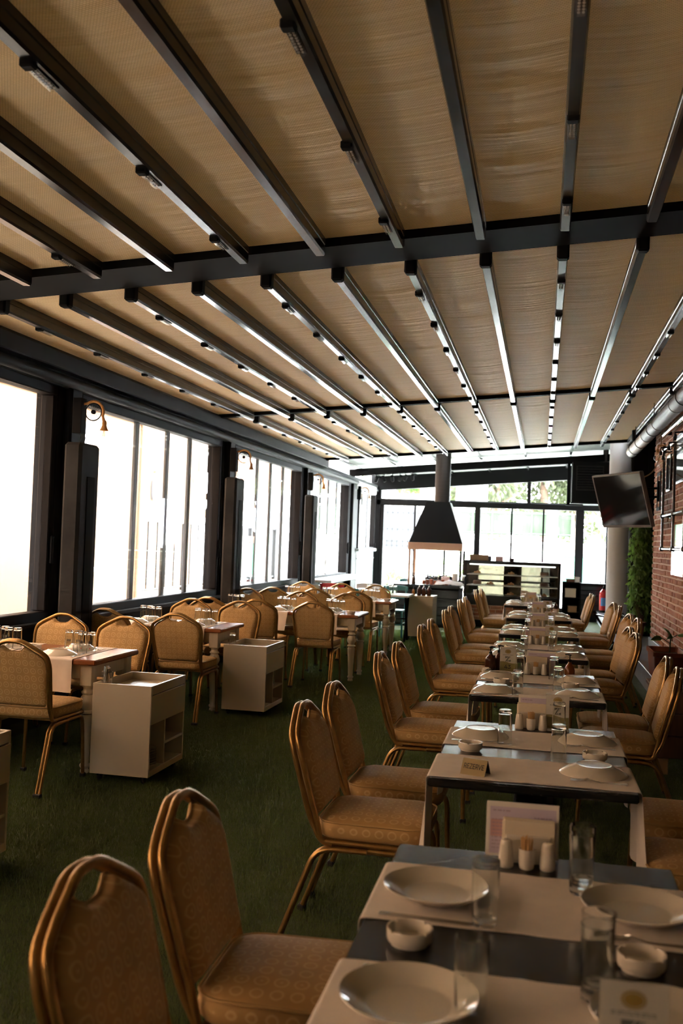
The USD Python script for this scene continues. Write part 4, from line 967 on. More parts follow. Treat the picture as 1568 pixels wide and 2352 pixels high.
for i, (ty, tx, tn) in enumerate(zip(LY, LXE, LT)):
    r = random.Random(80 + i)
    copy('wooden_table_long' if LLONG[i] else 'wooden_table', 'dining_table', f'cream-legged table with red-brown wooden top, {ORD[i]} along the windows', 'table', (tx, ty, 0), 0, 'wooden tables along the windows')
    for nf, spots, a in (('near', LNEAR[i], 0.0), ('far', LFAR[i], PI)):
        names = WORDS[3] if len(spots) == 3 else (WORDS[2] if len(spots) == 2 else ['aisle-side'])
        for (x, y), w in zip(spots, names):
            copy('chair', 'banquet_chair', f'beige gold-framed banquet chair, {nf} {w} seat of the {tn}', 'chair', (x, y, 0), a + r.uniform(-0.05, 0.05), 'banquet chairs along the wooden tables')
    for j, xc in enumerate(LSEAT[i]):
        w = WORDS[len(LSEAT[i])][j]
        copy_mesh(f'long_runner_{(i + j) % 4}', 'table_runner', f'beige cloth runner at the {w} end of the {tn}' if w != 'middle' else f'beige cloth runner across the middle of the {tn}', 'table runner', (xc, ty + 0.36, 0), PI / 2 + r.uniform(-0.015, 0.015), 'beige runners across the wooden tables')
        for nf, yy, s in (('near', 0.19, -1), ('far', 0.54, 1)):
            sn = f'{nf} {w}'
            px, py = xc + r.uniform(-0.015, 0.015), ty + yy + r.uniform(-0.01, 0.01)
            copy_mesh('plate_down', 'plate', f'white plate face down, {sn} place of the {tn}', 'plate', (px, py, CZ), 0, 'white plates on the wooden tables')
            copy_mesh('fork', 'fork', f'steel fork beside the plate, {sn} place of the {tn}', 'fork', (px + s * 0.146, py, CZ + 0.0008), -s * PI / 2 + r.uniform(-0.05, 0.05), 'forks on the wooden tables')
            copy_mesh('knife', 'knife', f'steel knife beside the plate, {sn} place of the {tn}', 'knife', (px - s * 0.146, py, CZ + 0.0008), -s * PI / 2 + r.uniform(-0.05, 0.05), 'knives on the wooden tables')
            for g in range(2):
                gx, gy = (px + 0.165 + g * 0.068, ty + 0.335 + r.uniform(-0.01, 0.01) - 0.03) if nf == 'near' else (px - 0.02 + g * 0.068, ty + 0.37 + 0.025)
                if nf == 'near': gx, gy = px + 0.10 + g * 0.068, ty + 0.335
                lab = f'upturned clear tumbler, {("left", "right")[g]} of two, {sn} place of the {tn}'
                if i == 0: copy('print_glass', 'drinking_glass', lab, 'glass', (gx, gy, CZ), r.uniform(-0.3, 0.3), 'clear glasses on the wooden tables')
                else: copy_mesh('glass_down', 'drinking_glass', lab, 'glass', (gx, gy, CZ), 0, 'clear glasses on the wooden tables')
    ax, ay = {0: (-3.46, 0.36), 1: (-3.42, 0.36), 2: (-2.12, 0.20), 3: (-2.13, 0.25)}[i]
    copy('ashtray', 'ashtray', f'round white notched ashtray on the {tn}', 'ashtray', (ax, ty + ay, TZ), 0.3, 'white ashtrays on the wooden tables')

# ---- trolleys
TR = [((-2.675, 4.12, 0), 'cream serving trolley at the left edge, nearest the camera'), ((-2.585, 6.27, 0), 'cream serving trolley beside the first wooden table'), ((-2.555, 8.85, 0), 'cream serving trolley beside the second wooden table')]
for loc, lab in TR: copy('trolley', 'serving_trolley', lab, 'trolley', loc, -0.01, 'cream serving trolleys')
def cutlery_cup(name, lab, loc, n):
    p = thing(name, lab, 'cutlery cup', loc)
    obj('cup', MB().lathe([(0, 0), (0.030, 0), (0.032, 0.004), (0.036, 0.115), (0.034, 0.116), (0.030, 0.006), (0, 0.004)], 20), 'clear_plastic', p, smooth=45)
    m = MB()
    for k in range(n):
        a = rng.uniform(0, 6.28); q = rng.uniform(0, 0.018); m.box((q * math.cos(a), q * math.sin(a), 0.075 + rng.uniform(-0.01, 0.012)), (0.010, 0.002, 0.13), 0.0008, rz(a) @ rx(rng.uniform(-0.12, 0.12)))
    tag(obj('cutlery', m, 'steel', p), kind='stuff')
cutlery_cup('cutlery_cup', 'clear cup of cutlery in the tray of the trolley by the first table', (-2.73, 6.05, 0.576), 16)
copy_mesh('glass_down', 'drinking_glass', 'upturned clear glass in the tray of the second-table trolley', 'glass', (-2.70, 8.63, 0.576), 0)
for k in range(7):
    single('plate', lathe([(0, 0), (0.06, 0), (0.085, 0.006), (0.11, 0.013), (0.1105, 0.0155), (0.085, 0.009), (0.06, 0.004), (0, 0.004)], 28), 'ceramic', f'white plate stacked in the trolley shelf, {ORD[k]} from the bottom', 'plate', (-2.515, 6.12, 0.0905 + k * 0.0155), 0, 'plates stacked in the trolley')
for k in range(2):
    single('steel_canister', MB().lathe([(0, 0), (0.03, 0), (0.032, 0.004), (0.032, 0.12), (0.028, 0.14), (0.012, 0.15), (0, 0.152)], 20), 'steel', f'steel canister, {("near", "far")[k]} one, in the second-table trolley shelf', 'canister', (-2.43, 8.91 + 0.10 * k, 0.2325), 0, 'canisters in the trolley')
# far trolley: closed, bottles on top
p = thing('serving_trolley', 'tall cream closed trolley with dark bottles in front of the bar', 'trolley', (-1.93, 16.55, 0), -0.02)
obj('body', MB().span(-0.22, 0.22, -0.27, 0.27, 0.06, 0.70, 0.004), 'trolley_white', p); obj('top', MB().span(-0.225, 0.225, -0.275, 0.275, 0.70, 0.72, 0.003), 'trolley_white', p)
for sx in (-1, 1):
    for sy in (-1, 1): obj('castor', MB().cyl((sx * 0.16, sy * 0.2, 0.03), 0.03, 0.022, 16, 'x', 0.004), 'rubber', p)
for k, (x, y, s, lab) in enumerate([(-2.05, 16.36, 0.9, 'amber pump bottle at the left of the far trolley top'), (-1.96, 16.40, 1.2, 'dark bottle on the far trolley, left of three'), (-1.885, 16.40, 1.2, 'dark bottle on the far trolley, middle of three'), (-1.80, 16.42, 1.2, 'dark bottle on the far trolley, right of three')]):
    p = thing('bottle', lab, 'bottle', (x, y, 0.72), 0.4 * k, 'bottles on the far trolley'); bottle(p, [(r * s, z * s) for r, z in DRK], 'amber_glass' if k == 0 else 'dark_glass', 'black_gloss' if k == 0 else 'chrome')

# ================================================================== CEILING LAMPS
RAILN = {-8: 'first', -6: 'second', -4: 'third', -2: 'fourth', 0: 'fifth', 2: 'sixth'}
for k in range(-8, 3, 2):
    x = X0R + k * DXR
    for sec, ys in (('nearest roof bay', [3.02, 4.0, 4.98]), ('middle roof bay', [6.48, 7.42, 8.40, 9.36, 10.32, 11.22]), ('far roof bay', [12.4, 13.35, 14.3, 15.25, 16.2, 17.15])):
        for j, y in enumerate(ys):
            if sec[0] == 'n' and k in (-8, 2): continue
            copy('led', 'led_spotlight', f'{ORD[j]} LED clip light on the {RAILN[k]} lit rail, {sec}', 'ceiling light', (x - 0.012 * (k < 0), y, zr(x) + 0.004), 0, 'LED clip lights under the roof rails')

# ================================================================== WALL LAMPS ON THE COLUMNS
def build_wheel_lamp(p):
    """Plate on the column top, spoked wheel across the room, rope arm over it, rope bell and bulb. Origin at the plate foot; wheel spreads to +x."""
    obj('back_plate', MB().span(-0.06, 0.02, -0.05, 0.05, 0.0, 0.30, 0.004), 'black_metal', p)
    w = MB(); R0 = 0.072; c = (0.105, 0, 0.185)
    a = np.linspace(0, 2 * PI, 41)[:-1]; w.tube(np.c_[c[0] + R0 * np.cos(a), 0 * a, c[2] + R0 * np.sin(a)], 0.005, 8, True)
    wh = obj('wheel_rim', w, 'black_metal', p, smooth=60)
    s = MB()
    for k in range(16):
        t = 2 * PI * k / 16; s.tube([(c[0] + 0.012 * math.cos(t), 0, c[2] + 0.012 * math.sin(t)), (c[0] + R0 * math.cos(t), 0, c[2] + R0 * math.sin(t))], 0.0011, 5)
    tag(obj('spokes', s, 'black_metal', wh), kind='stuff')
    obj('hub', MB().cyl(c, 0.018, 0.03, 16, 'y', 0.004), 'black_metal', wh)
    pts = [(0.0, 0, 0.25)] + [(c[0] + (R0 + 0.018) * math.cos(t), 0, c[2] + (R0 + 0.018) * math.sin(t)) for t in np.linspace(2.2, -0.35, 14)] + [(0.205, 0, 0.10)]
    pts = np.array(pts); k = np.linspace(0, 1, 60); q = np.c_[np.interp(k, np.linspace(0, 1, len(pts)), pts[:, 0]), np.zeros(60), np.interp(k, np.linspace(0, 1, len(pts)), pts[:, 2])]
    obj('rope_arm', MB().tube(q, 0.0115 + 0.0018 * np.sin(np.arange(60) * 2.1), 10), 'rope', p, smooth=60)
    obj('rope_bell', MB().lathe([(0.012, 0.115), (0.018, 0.10), (0.020, 0.085), (0.017, 0.075), (0.022, 0.062), (0.026, 0.048), (0.034, 0.036), (0.0355, 0.030), (0.030, 0.032), (0.012, 0.06), (0, 0.062)][::-1], 20, (0.208, 0, 0)), 'rope', p, smooth=60)
    b = obj('bulb', MB().lathe([(0, -0.045), (0.014, -0.042), (0.025, -0.028), (0.028, -0.012), (0.023, 0.006), (0.014, 0.022), (0.012, 0.04)], 20, (0.208, 0, 0.0)), 'bulb_glass', p, smooth=60)
    f = MB()
    for k in range(4): t = k * PI / 2; f.tube([(0.208 + 0.004 * math.cos(t), 0.004 * math.sin(t), 0.03), (0.208 + 0.012 * math.cos(t), 0.012 * math.sin(t), -0.02)], 0.0012, 5)
    obj('filament', f, 'lamp_amber', b)
    obj('cable', MB().tube(fillet([(-0.02, -0.02, 0.02), (0.03, -0.03, -0.03), (0.0, -0.01, -0.06), (-0.01, 0.0, -0.075)], 0.03, 4), 0.004, 6).tube(fillet([(-0.03, 0.02, 0.0), (0.04, 0.01, -0.02), (0.02, 0.02, -0.075)], 0.03, 4), 0.004, 6), 'rubber', p)
kind_of('wheel_lamp', build_wheel_lamp)
for k, (y, nm) in enumerate([(7.78, 'nearest column'), (12.10, 'second column'), (16.38, 'third column')]):
    copy('wheel_lamp', 'wall_lamp', f'rope-arm wall lamp with spoked wheel above the {nm}', 'wall lamp', (-3.84, y, 2.41), 0, 'wheel lamps along the windows')
copy('wheel_lamp', 'wall_lamp', 'rope-arm wall lamp with wheel on the last post before the end window', 'wall lamp', (-3.99, 21.75, 2.50), 0, 'wheel lamps along the windows')

# ================================================================== BRICK SIDE
# television on a wall bracket, turned into the room and tipped forward
tv = thing('television', 'flat black television on a bracket by the brick wall', 'television', (0.985, 13.35, 2.235), -math.radians(62), None, None)
_place(tv, (0.985, 13.35, 2.235), -math.radians(62), math.radians(16))
obj('housing', MB().box((0, 0.028, 0), (1.12, 0.05, 0.715), 0.008), 'tv_bezel', tv)
b = MB(); b.span(-0.56, 0.56, -0.006, 0.008, 0.335, 0.3575, 0.002); b.span(-0.56, 0.56, -0.006, 0.008, -0.3575, -0.325, 0.002); b.span(-0.56, -0.540, -0.006, 0.008, -0.33, 0.34, 0.002); b.span(0.540, 0.56, -0.006, 0.008, -0.33, 0.34, 0.002)
obj('bezel', b, 'tv_bezel', tv); obj('screen', MB().span(-0.541, 0.541, -0.001, 0.004, -0.326, 0.336), 'tv_screen', tv, smooth=False)
br = thing('tv_bracket', 'black wall bracket holding the television to the bricks', 'bracket', (1.55, 14.2, 2.42))
f = MB()
for y in (-0.17, 0.17): f.span(-0.012, 0.0, y - 0.02, y + 0.02, -0.26, 0.26, 0.003)
for z in (-0.24, 0.24): f.span(-0.014, 0.002, -0.19, 0.19, z - 0.025, z + 0.025, 0.003)
f.span(-0.03, 0.0, -0.04, 0.04, -0.14, 0.14, 0.004)
obj('wall_plate', f, 'black_metal', br)
for z in (-0.06, 0.06): obj('arm', MB().tube([(-0.03, 0, z - 0.02), (-0.28, -0.22, z - 0.05), (-0.46, -0.78, z - 0.17)], 0.017, 8), 'black_metal', br)
obj('cable', MB().tube(fillet([(-0.02, -0.1, 0.9), (0.0, -0.2, 0.55), (-0.12, -0.45, 0.22), (-0.35, -0.7, 0.1)], 0.3, 6), 0.008, 6), 'timber', br)
# pipe rack with bulbs
pr = thing('pipe_lamp', 'black iron pipe wall lamp with hanging bulbs on the bricks', 'wall lamp', (1.475, 12.0, 0))
def pipe(m, a, b_, r=0.016): m.tube([a, b_], r, 10)
def fitting(m, c): m.box(c, (0.055, 0.055, 0.055), 0.015)
m = MB()
for y, z0, z1 in ((1.07, 1.63, 2.96), (0.02, 1.63, 2.96), (-0.9, 1.63, 2.96)): pipe(m, (0, y, z0), (0, y, z1))
for z in (1.63, 2.04, 2.88): pipe(m, (0, 1.07, z), (0, -1.3, z))
obj('pipe_run', m, 'black_gloss', pr)
for y in (1.07, 0.02, -0.9):
    for z in (1.63, 2.04, 2.88): obj('fitting', MB().box((0, y, z), (0.055, 0.055, 0.06), 0.016), 'black_gloss', pr)
for y, z in ((1.07, 2.04), (0.55, 2.88), (0.02, 1.63), (-0.5, 2.04), (-0.9, 2.88)):
    obj('stand_off', MB().cyl((0.045, y, z), 0.014, 0.09, 10, 'x').cyl((0.093, y, z), 0.035, 0.012, 14, 'x', 0.003), 'black_gloss', pr)
for j, (y, zz) in enumerate([(0.9, 2.76), (0.55, 2.70), (0.28, 2.62), (-0.25, 2.68), (-0.75, 2.74)]):
    h = obj('lamp_holder', MB().cyl((-0.10, y, zz + 0.085), 0.018, 0.05, 14, b=0.004).tube([(-0.10, y, zz + 0.10), (-0.10, y, zz + 0.15), (-0.0, y, zz + 0.16)], 0.010, 8), 'black_gloss' if j else 'lamp_amber', pr)
    obj('bulb', MB().lathe([(0, -0.045), (0.02, -0.042), (0.040, -0.022), (0.045, 0.0), (0.038, 0.024), (0.02, 0.048), (0.014, 0.068)], 20, (-0.10, y, zz)), 'bulb_glass', pr, smooth=60)
mi = thing('wall_mirror', 'narrow frameless mirror hanging on the bricks behind the pipes', 'mirror', (1.548, 12.15, 1.62))
obj('mirror_plate', MB().span(-0.004, 0.006, -0.50, 0.50, -0.30, 0.30, 0.002), 'mirror_glass', mi, smooth=False); obj('backing', MB().span(0.006, 0.03, -0.49, 0.49, -0.29, 0.29, 0.002), 'black_metal', mi)
for y0, y1, z0, z1, lab in ((12.9, 13.3, 2.36, 2.82, 'tall dark framed picture on the bricks behind the pipes'), (11.7, 12.5, 2.40, 2.98, 'wide dark framed picture on the bricks above the mirror')):
    pf = thing('picture', lab, 'picture', (1.545, (y0 + y1) / 2, (z0 + z1) / 2)); w_, h_ = (y1 - y0) / 2, (z1 - z0) / 2
    obj('frame', MB().span(-0.015, 0.012, -w_, w_, h_ - 0.03, h_, 0.003).span(-0.015, 0.012, -w_, w_, -h_, -h_ + 0.03, 0.003).span(-0.015, 0.012, -w_, -w_ + 0.03, -h_, h_, 0.003).span(-0.015, 0.012, w_ - 0.03, w_, -h_, h_, 0.003), 'black_gloss', pf)
    obj('print', MB().span(0.0, 0.010, -w_ + 0.02, w_ - 0.02, -h_ + 0.02, h_ - 0.02), 'slate_grey', pf)
    obj('picture_glass', MB().span(-0.004, -0.002, -w_ + 0.025, w_ - 0.025, -h_ + 0.025, h_ - 0.025), 'clear_plastic', pf, smooth=False)
# round duct under the roof edge
du = thing('round_duct', 'long brown round duct under the roof edge with a pale end', 'duct', (1.33, 0, 3.13))
obj('duct_body', MB().cyl((0, 9.0, 0), 0.085, 9.6, 28, 'y', 0.004), 'duct_paint', du, smooth=50)
obj('duct_end', MB().cyl((0, 14.95, 0), 0.083, 2.3, 28, 'y', 0.006), 'roof_white', du, smooth=50)
for y in (9.2, 10.8, 12.4, 13.75, 14.6): obj('band', MB().cyl((0, y, 0), 0.090, 0.035, 28, 'y', 0.004), 'duct_paint', du, smooth=50)
for y in (10.2, 13.0, 15.5): obj('hanger', MB().tube([(0, y, 0.08), (0, y, 0.33)], 0.006, 6).tube(np.c_[0.092 * np.cos(np.linspace(0, 2 * PI, 25)[:-1]), np.full(24, y), 0.092 * np.sin(np.linspace(0, 2 * PI, 25)[:-1])], 0.005, 6, True), 'rubber', du)
d2 = thing('chrome_tube', 'bright metal tube running below the round duct', 'tube', (1.47, 0, 3.07))
obj('tube_body', MB().tube([(0, 5.0, 0), (0, 13.1, 0)], 0.028, 12), 'chrome', d2)
for y in (9.0, 11.0, 12.9): obj('clip', MB().box((0.03, y, 0), (0.08, 0.03, 0.05), 0.006), 'black_metal', d2)
# plants
def leaf_mesh(n, place, size, seed, lw=0.45):
    """n pointed leaves, each a folded blade of four triangles; place(g) gives centre, direction."""
    g = np.random.default_rng(seed); V, F = [], []
    for k in range(n):
        c, d = place(g); d = np.array(d, float); d /= np.linalg.norm(d)
        s = np.cross(d, g.normal(size=3)); s /= np.linalg.norm(s); u = np.cross(s, d); L = size * g.uniform(0.7, 1.3); W = L * lw
        c = np.array(c, float); o = len(V)
        V += [c, c + d * L * 0.45 + s * W / 2 + u * L * 0.06, c + d * L * 0.45 - s * W / 2 + u * L * 0.06, c + d * L, c + d * L * 0.45 - u * L * 0.02]
        F += [(o, o + 1, o + 4), (o, o + 4, o + 2), (o + 1, o + 3, o + 4), (o + 4, o + 3, o + 2)]
    return np.array(V), np.array(F)
iv = thing('climbing_plant', 'dense green climber trained up the black panel below the television', 'plant', (0, 0, 0))
def ivp(g):
    z = g.uniform(0.36, 2.05); x = 1.54 + g.normal() * 0.085 * (1.1 if z < 1.7 else 0.8); return (np.clip(x, 1.36, 1.74), 16.28 + g.uniform(-0.22, 0.14), z), (g.normal() * 0.6, -0.5 + g.normal() * 0.4, -0.8 + g.normal() * 0.4)
tag(obj('foliage', leaf_mesh(2200, ivp, 0.095, 21), 'leaf_green', iv, smooth=False), kind='stuff')
st = MB()
for k in range(7): x = 1.43 + 0.035 * k; st.tube([(1.50 + 0.01 * k, 15.75 + 0.05 * k, 0.45), (x, 16.25, 0.9), (x + 0.03, 16.3, 1.5), (x, 16.32, 2.0)], 0.007, 5)
obj('stems', st, 'bark', iv)
po = thing('plant_pot', 'large brown plant pot on the ledge under the climber', 'pot', (1.42, 15.75, 0.25))
obj('pot_body', lathe([(0, 0), (0.10, 0), (0.11, 0.01), (0.145, 0.22), (0.165, 0.22), (0.168, 0.265), (0.150, 0.265), (0.135, 0.21), (0, 0.20)], 32), 'terracotta', po, smooth=45); obj('soil', MB().cyl((0, 0, 0.222), 0.14, 0.02, 24), 'soil', po)
pl = thing('planter', 'brown rectangular planter on the ledge with a small leafy plant', 'planter', (1.355, 11.27, 0.25))
def ring(w, d, z): o = rrect(w, d, 0.035, 5); return np.c_[o, np.full(len(o), z)]
obj('planter_body', loft([ring(0.30, 0.62, 0), ring(0.33, 0.70, 0.24), ring(0.355, 0.74, 0.245), ring(0.36, 0.75, 0.29), ring(0.325, 0.70, 0.29), ring(0.30, 0.66, 0.22)]), 'terracotta', pl, smooth=40)
obj('soil', MB().span(-0.15, 0.15, -0.33, 0.33, 0.215, 0.235, 0.005), 'soil', pl)
s_ = obj('stem', MB().tube([(0.02, -0.05, 0.22), (0.025, -0.06, 0.36), (0.03, -0.05, 0.43)], 0.008, 6).tube([(0.025, -0.06, 0.36), (-0.06, -0.06, 0.42)], 0.004, 5).tube([(0.03, -0.05, 0.42), (0.09, -0.1, 0.46)], 0.004, 5), 'leaf_dark', pl)
def big_leaf(c, d, s, L, W):
    c, d, s = (np.array(x, float) for x in (c, d, s)); d /= np.linalg.norm(d); s -= d * np.dot(s, d); s /= np.linalg.norm(s); u = np.cross(s, d)
    t = np.linspace(0, 1, 9); P = np.zeros((9, 5, 3))
    for i, q in enumerate(t):
        w = W * math.sin(PI * q ** 0.75) ** 0.8 / 2 + 0.0006
        for j, e in enumerate((-1, -0.5, 0, 0.5, 1)): P[i, j] = c + d * L * q + s * w * e + u * (0.10 * L * abs(e) * math.sin(PI * q) - 0.16 * L * q * q)
    return grid_sheet(P, 0.0012)
for c, d, s in (((-0.06, -0.06, 0.42), (-0.7, -0.3, -0.1), (0, 0.6, 0.8)), ((0.0, -0.06, 0.41), (0.1, -0.6, 0.25), (1, 0, 0.3)), ((0.09, -0.1, 0.46), (0.7, -0.3, 0.15), (0.1, 0.9, 0.5)), ((0.03, -0.05, 0.43), (-0.3, 0.1, 0.5), (0.4, 0.7, 0))):
    obj('leaf', big_leaf(c, d, s, 0.13, 0.062), 'leaf_green', pl, smooth=60)
cr = thing('planter_box', 'dark brown wooden box on pale blocks at the right edge', 'planter box', (1.04, 7.72, 0))
for k in range(3): obj('board', MB().box((-0.005 + 0.0 * k, -0.225, 0.20 + 0.16 * k), (0.40, 0.02, 0.152), 0.004), 'brown_wood', cr)
for k in range(3): obj('board', MB().box((0.195, 0, 0.20 + 0.16 * k), (0.02, 0.43, 0.152), 0.004), 'brown_wood', cr)
for k in range(3): obj('board', MB().box((-0.205, 0, 0.20 + 0.16 * k), (0.02, 0.43, 0.152), 0.004), 'brown_wood', cr)
for k in range(3): obj('board', MB().box((-0.005, 0.225, 0.20 + 0.16 * k), (0.40, 0.02, 0.152), 0.004), 'brown_wood', cr)
obj('rim', MB().span(-0.23, 0.22, -0.25, 0.25, 0.595, 0.625, 0.005), 'brown_wood', cr)
for x, y in ((-0.15, -0.17), (0.14, -0.17), (-0.15, 0.17), (0.14, 0.17)): obj('block', MB().box((x, y, 0.06), (0.09, 0.09, 0.12), 0.006), 'timber', cr)
# folded stand
fs = thing('folding_stand', 'black folding tray stand leaning open beside the sixth table', 'stand', (1.06, 15.0, 0), 0.35)
for s in (-1, 1):
    g = MB()
    for y in (-0.2, 0.2): g.box((0, y + 0.012 * s, 0.34), (0.032, 0.018, 0.80), 0.003, ry(s * 0.62))
    for t in (-0.36, 0.36): v = ry(s * 0.62) @ np.array([0, 0, t]); g.box((v[0], 0, 0.34 + v[2]), (0.03, 0.44, 0.02), 0.003)
    obj('frame', g, 'black_gloss', fs)
for y in (-0.12, 0.0, 0.12): obj('strap', MB().box((0, y, 0.618), (0.42, 0.04, 0.003)), 'black_metal', fs)

# ================================================================== THE FAR END
# grill hood and flue
hd = thing('grill_hood', 'black tapered extractor hood with a tall flue above the bar', 'hood', (-2.0, 19.5, 0))
def rect(x, y0, y1, z): return np.array([(-x, y0, z), (x, y0, z), (x, y1, z), (-x, y1, z)])
v, f = loft([rect(0.51, -0.45, 0.45, 1.60), rect(0.225, -0.18, 0.2, 2.40)], True, True); v[:, 0] -= 0.0
obj('canopy', (v, f), 'hood_black', hd, smooth=False)
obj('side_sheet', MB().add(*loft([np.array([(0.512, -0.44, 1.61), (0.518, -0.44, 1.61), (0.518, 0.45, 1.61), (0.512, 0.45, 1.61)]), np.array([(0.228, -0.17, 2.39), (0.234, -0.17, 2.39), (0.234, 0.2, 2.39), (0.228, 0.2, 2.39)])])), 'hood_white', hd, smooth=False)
obj('trim_band', MB().span(-0.52, 0.52, -0.46, 0.46, 1.46, 1.60, 0.004), 'copper_trim', hd)
fl_ = obj('flue', MB().cyl((0.06, 0, 2.98), 0.150, 1.20, 32, b=0.004), 'flue_metal', hd, smooth=60)
for k in range(14): obj('flue_ring', MB().cyl((0.06, 0, 2.46 + k * 0.075), 0.1535, 0.012, 32), 'flue_metal', fl_, smooth=60)
for x in (-0.49, 0.49):
    for y in (-0.42, 0.42): obj('leg', MB().span(x - 0.02, x + 0.02, y - 0.02, y + 0.02, 0.80, 1.47, 0.004), 'copper_trim' if x < 0 else 'frame_metal', hd)
# bar counter
ba = thing('bar_counter', 'black panelled bar counter under the extractor hood', 'counter', (-2.11, 19.4, 0))
obj('carcass', MB().span(-0.60, 0.60, -0.50, 0.50, 0.0, 0.74, 0.005), 'black_matt', ba)
obj('worktop', MB().span(-0.64, 0.62, -0.58, 0.56, 0.74, 0.80, 0.006), 'black_gloss', ba)
for k in range(4): obj('panel_board', MB().span(-0.60, 0.60, -0.52, -0.50, 0.06 + k * 0.165, 0.215 + k * 0.165, 0.006), 'black_gloss', ba)
SB = [(0, 0), (0.030, 0), (0.034, 0.005), (0.034, 0.12), (0.028, 0.145), (0.013, 0.165), (0.012, 0.18), (0, 0.181)]
for k in range(7):
    p = thing('sauce_bottle', f'clear sauce bottle with red sauce on the bar, {ORD[k]} from the left', 'bottle', (-2.18 + k * 0.072, 18.93, 0.80), 0, 'sauce bottles on the bar')
    obj('bottle_body', lathe(SB, 20), 'clear_plastic', p, smooth=50); obj('sauce', MB().lathe([(0, 0.003), (0.031, 0.004), (0.031, 0.085 + 0.012 * (k % 3)), (0, 0.0855 + 0.012 * (k % 3))], 20), 'sauce_red', p, smooth=50); obj('cap', MB().cyl((0, 0, 0.192), 0.014, 0.026, 14, b=0.003), 'black_gloss', p)
p = thing('pump_bottle', 'dark pump bottle at the left end of the bar', 'bottle', (-2.38, 18.95, 0.80), 0.4); bottle(p, [(r * 1.25, z * 1.3) for r, z in DRK], 'dark_glass', 'black_gloss')
p = thing('towel_pile', 'crumpled white towel spread over the right half of the bar', 'towel', (-1.70, 18.98, 0.80))
U, V = np.meshgrid(np.linspace(-1, 1, 34), np.linspace(-1, 1, 18), indexing='ij')
hh = meshkit.fbm(np.stack([U * 2.3, V * 1.8, U * 0 + 3.3], -1), 4)
obj('towel', grid_sheet(np.stack([U * 0.27, V * 0.13, 0.012 + np.clip(1.05 - (U ** 4 + V ** 4), 0, 1) ** 0.5 * (0.02 + 0.11 * hh ** 1.3)], -1), 0.008), 'towel_white', p, smooth=60)
p = thing('tissue_box', 'pink tissue box standing on the bar behind the towel', 'box', (-1.80, 19.22, 0.80), 0.1); obj('box', MB().box((0, 0, 0.075), (0.16, 0.11, 0.15), 0.004), 'box_pink', p); obj('tissue', MB().add(*loft([rect(0.05, -0.008, 0.008, 0.15), rect(0.035, -0.015, 0.012, 0.185)])), 'paper', p)
p = thing('paper_roll', 'white paper roll standing on the bar', 'roll', (-1.62, 19.25, 0.80)); obj('roll', MB().lathe([(0.02, 0), (0.055, 0), (0.056, 0.004), (0.056, 0.22), (0.054, 0.223), (0.02, 0.223)], 24), 'paper', p, smooth=50); obj('core', MB().lathe([(0.018, 0), (0.021, 0), (0.021, 0.224), (0.018, 0.224)], 16), 'timber', p)
p = thing('charcoal_tray', 'dark heap of charcoal in a tray on the bar', 'tray', (-1.95, 19.5, 0.80))
obj('tray', MB().span(-0.26, 0.26, -0.15, 0.15, 0, 0.09, 0.006), 'slate_grey', p); m = MB(); g = np.random.default_rng(9)
for k in range(90): m.box((g.uniform(-0.24, 0.24), g.uniform(-0.13, 0.13), 0.09 + g.uniform(0, 0.10) * math.exp(-1)), g.uniform(0.03, 0.075, 3), 0.008, rz(g.uniform(0, 3)) @ rx(g.uniform(0, 3)))
tag(obj('charcoal', m, 'black_matt', p), kind='stuff')
p = thing('napkin_box', 'small black wire basket at the right end of the bar', 'basket', (-1.49, 19.15, 0.80)); obj('basket', MB().span(-0.06, 0.06, -0.08, 0.08, 0, 0.10, 0.006), 'black_gloss', p); m = MB()
for k in range(6): m.tube(fillet([(-0.05 + 0.02 * k, 0, 0.09), (-0.06 + 0.022 * k, 0.02, 0.17), (-0.02 + 0.02 * k, 0.05, 0.20)], 0.03, 3), 0.006, 5)
obj('utensils', m, 'steel', p)
# pastry case
pc = thing('display_case', 'black glass-fronted pastry display case on a brick base', 'display case', (-0.55, 19.9, 0))
W_, D_ = 0.92, 0.36
obj('base', MB().span(-W_ + 0.02, W_ - 0.02, -D_ + 0.02, D_, 0.0, 0.14, 0.004), 'black_matt', pc)
bs = obj('brick_base', MB().span(-W_ + 0.01, W_ - 0.01, -D_ + 0.012, D_, 0.14, 0.43), 'mortar', pc)
for r_ in range(4):
    xx = -W_ - (0.1 if r_ % 2 else 0)
    while xx < W_:
        a, b = max(xx, -W_), min(xx + 0.20, W_)
        if b - a > 0.04: obj('brick', MB().span(a, b, -D_ - 0.004, -D_ + 0.03, 0.145 + r_ * 0.072, 0.205 + r_ * 0.072, 0.004), rng.choice(BRICKS), pc, smooth=False)
        xx += 0.212
fr = MB()
fr.span(-W_, W_, -D_, D_, 0.43, 0.62, 0.006); fr.span(-W_, W_, -D_, D_, 1.23, 1.29, 0.006)
for x in (-W_, W_ - 0.05): fr.span(x, x + 0.05, -D_, -D_ + 0.05, 0.6, 1.25, 0.004); fr.span(x, x + 0.05, D_ - 0.05, D_, 0.6, 1.25, 0.004)
obj('cabinet_frame', fr, 'black_gloss', pc)
bp = MB(); bp.span(-W_ + 0.03, -W_ + 0.22, D_ - 0.03, D_ - 0.01, 0.62, 1.24); bp.span(-0.18, 0.17, D_ - 0.03, D_ - 0.01, 0.62, 1.24); bp.span(W_ - 0.20, W_ - 0.03, D_ - 0.03, D_ - 0.01, 0.62, 1.24); bp.span(-W_ + 0.2, W_ - 0.2, D_ - 0.03, D_ - 0.01, 0.86, 0.90); bp.span(-W_ + 0.2, W_ - 0.2, D_ - 0.03, D_ - 0.01, 1.19, 1.24)
obj('rear_door_frame', bp, 'black_metal', pc)
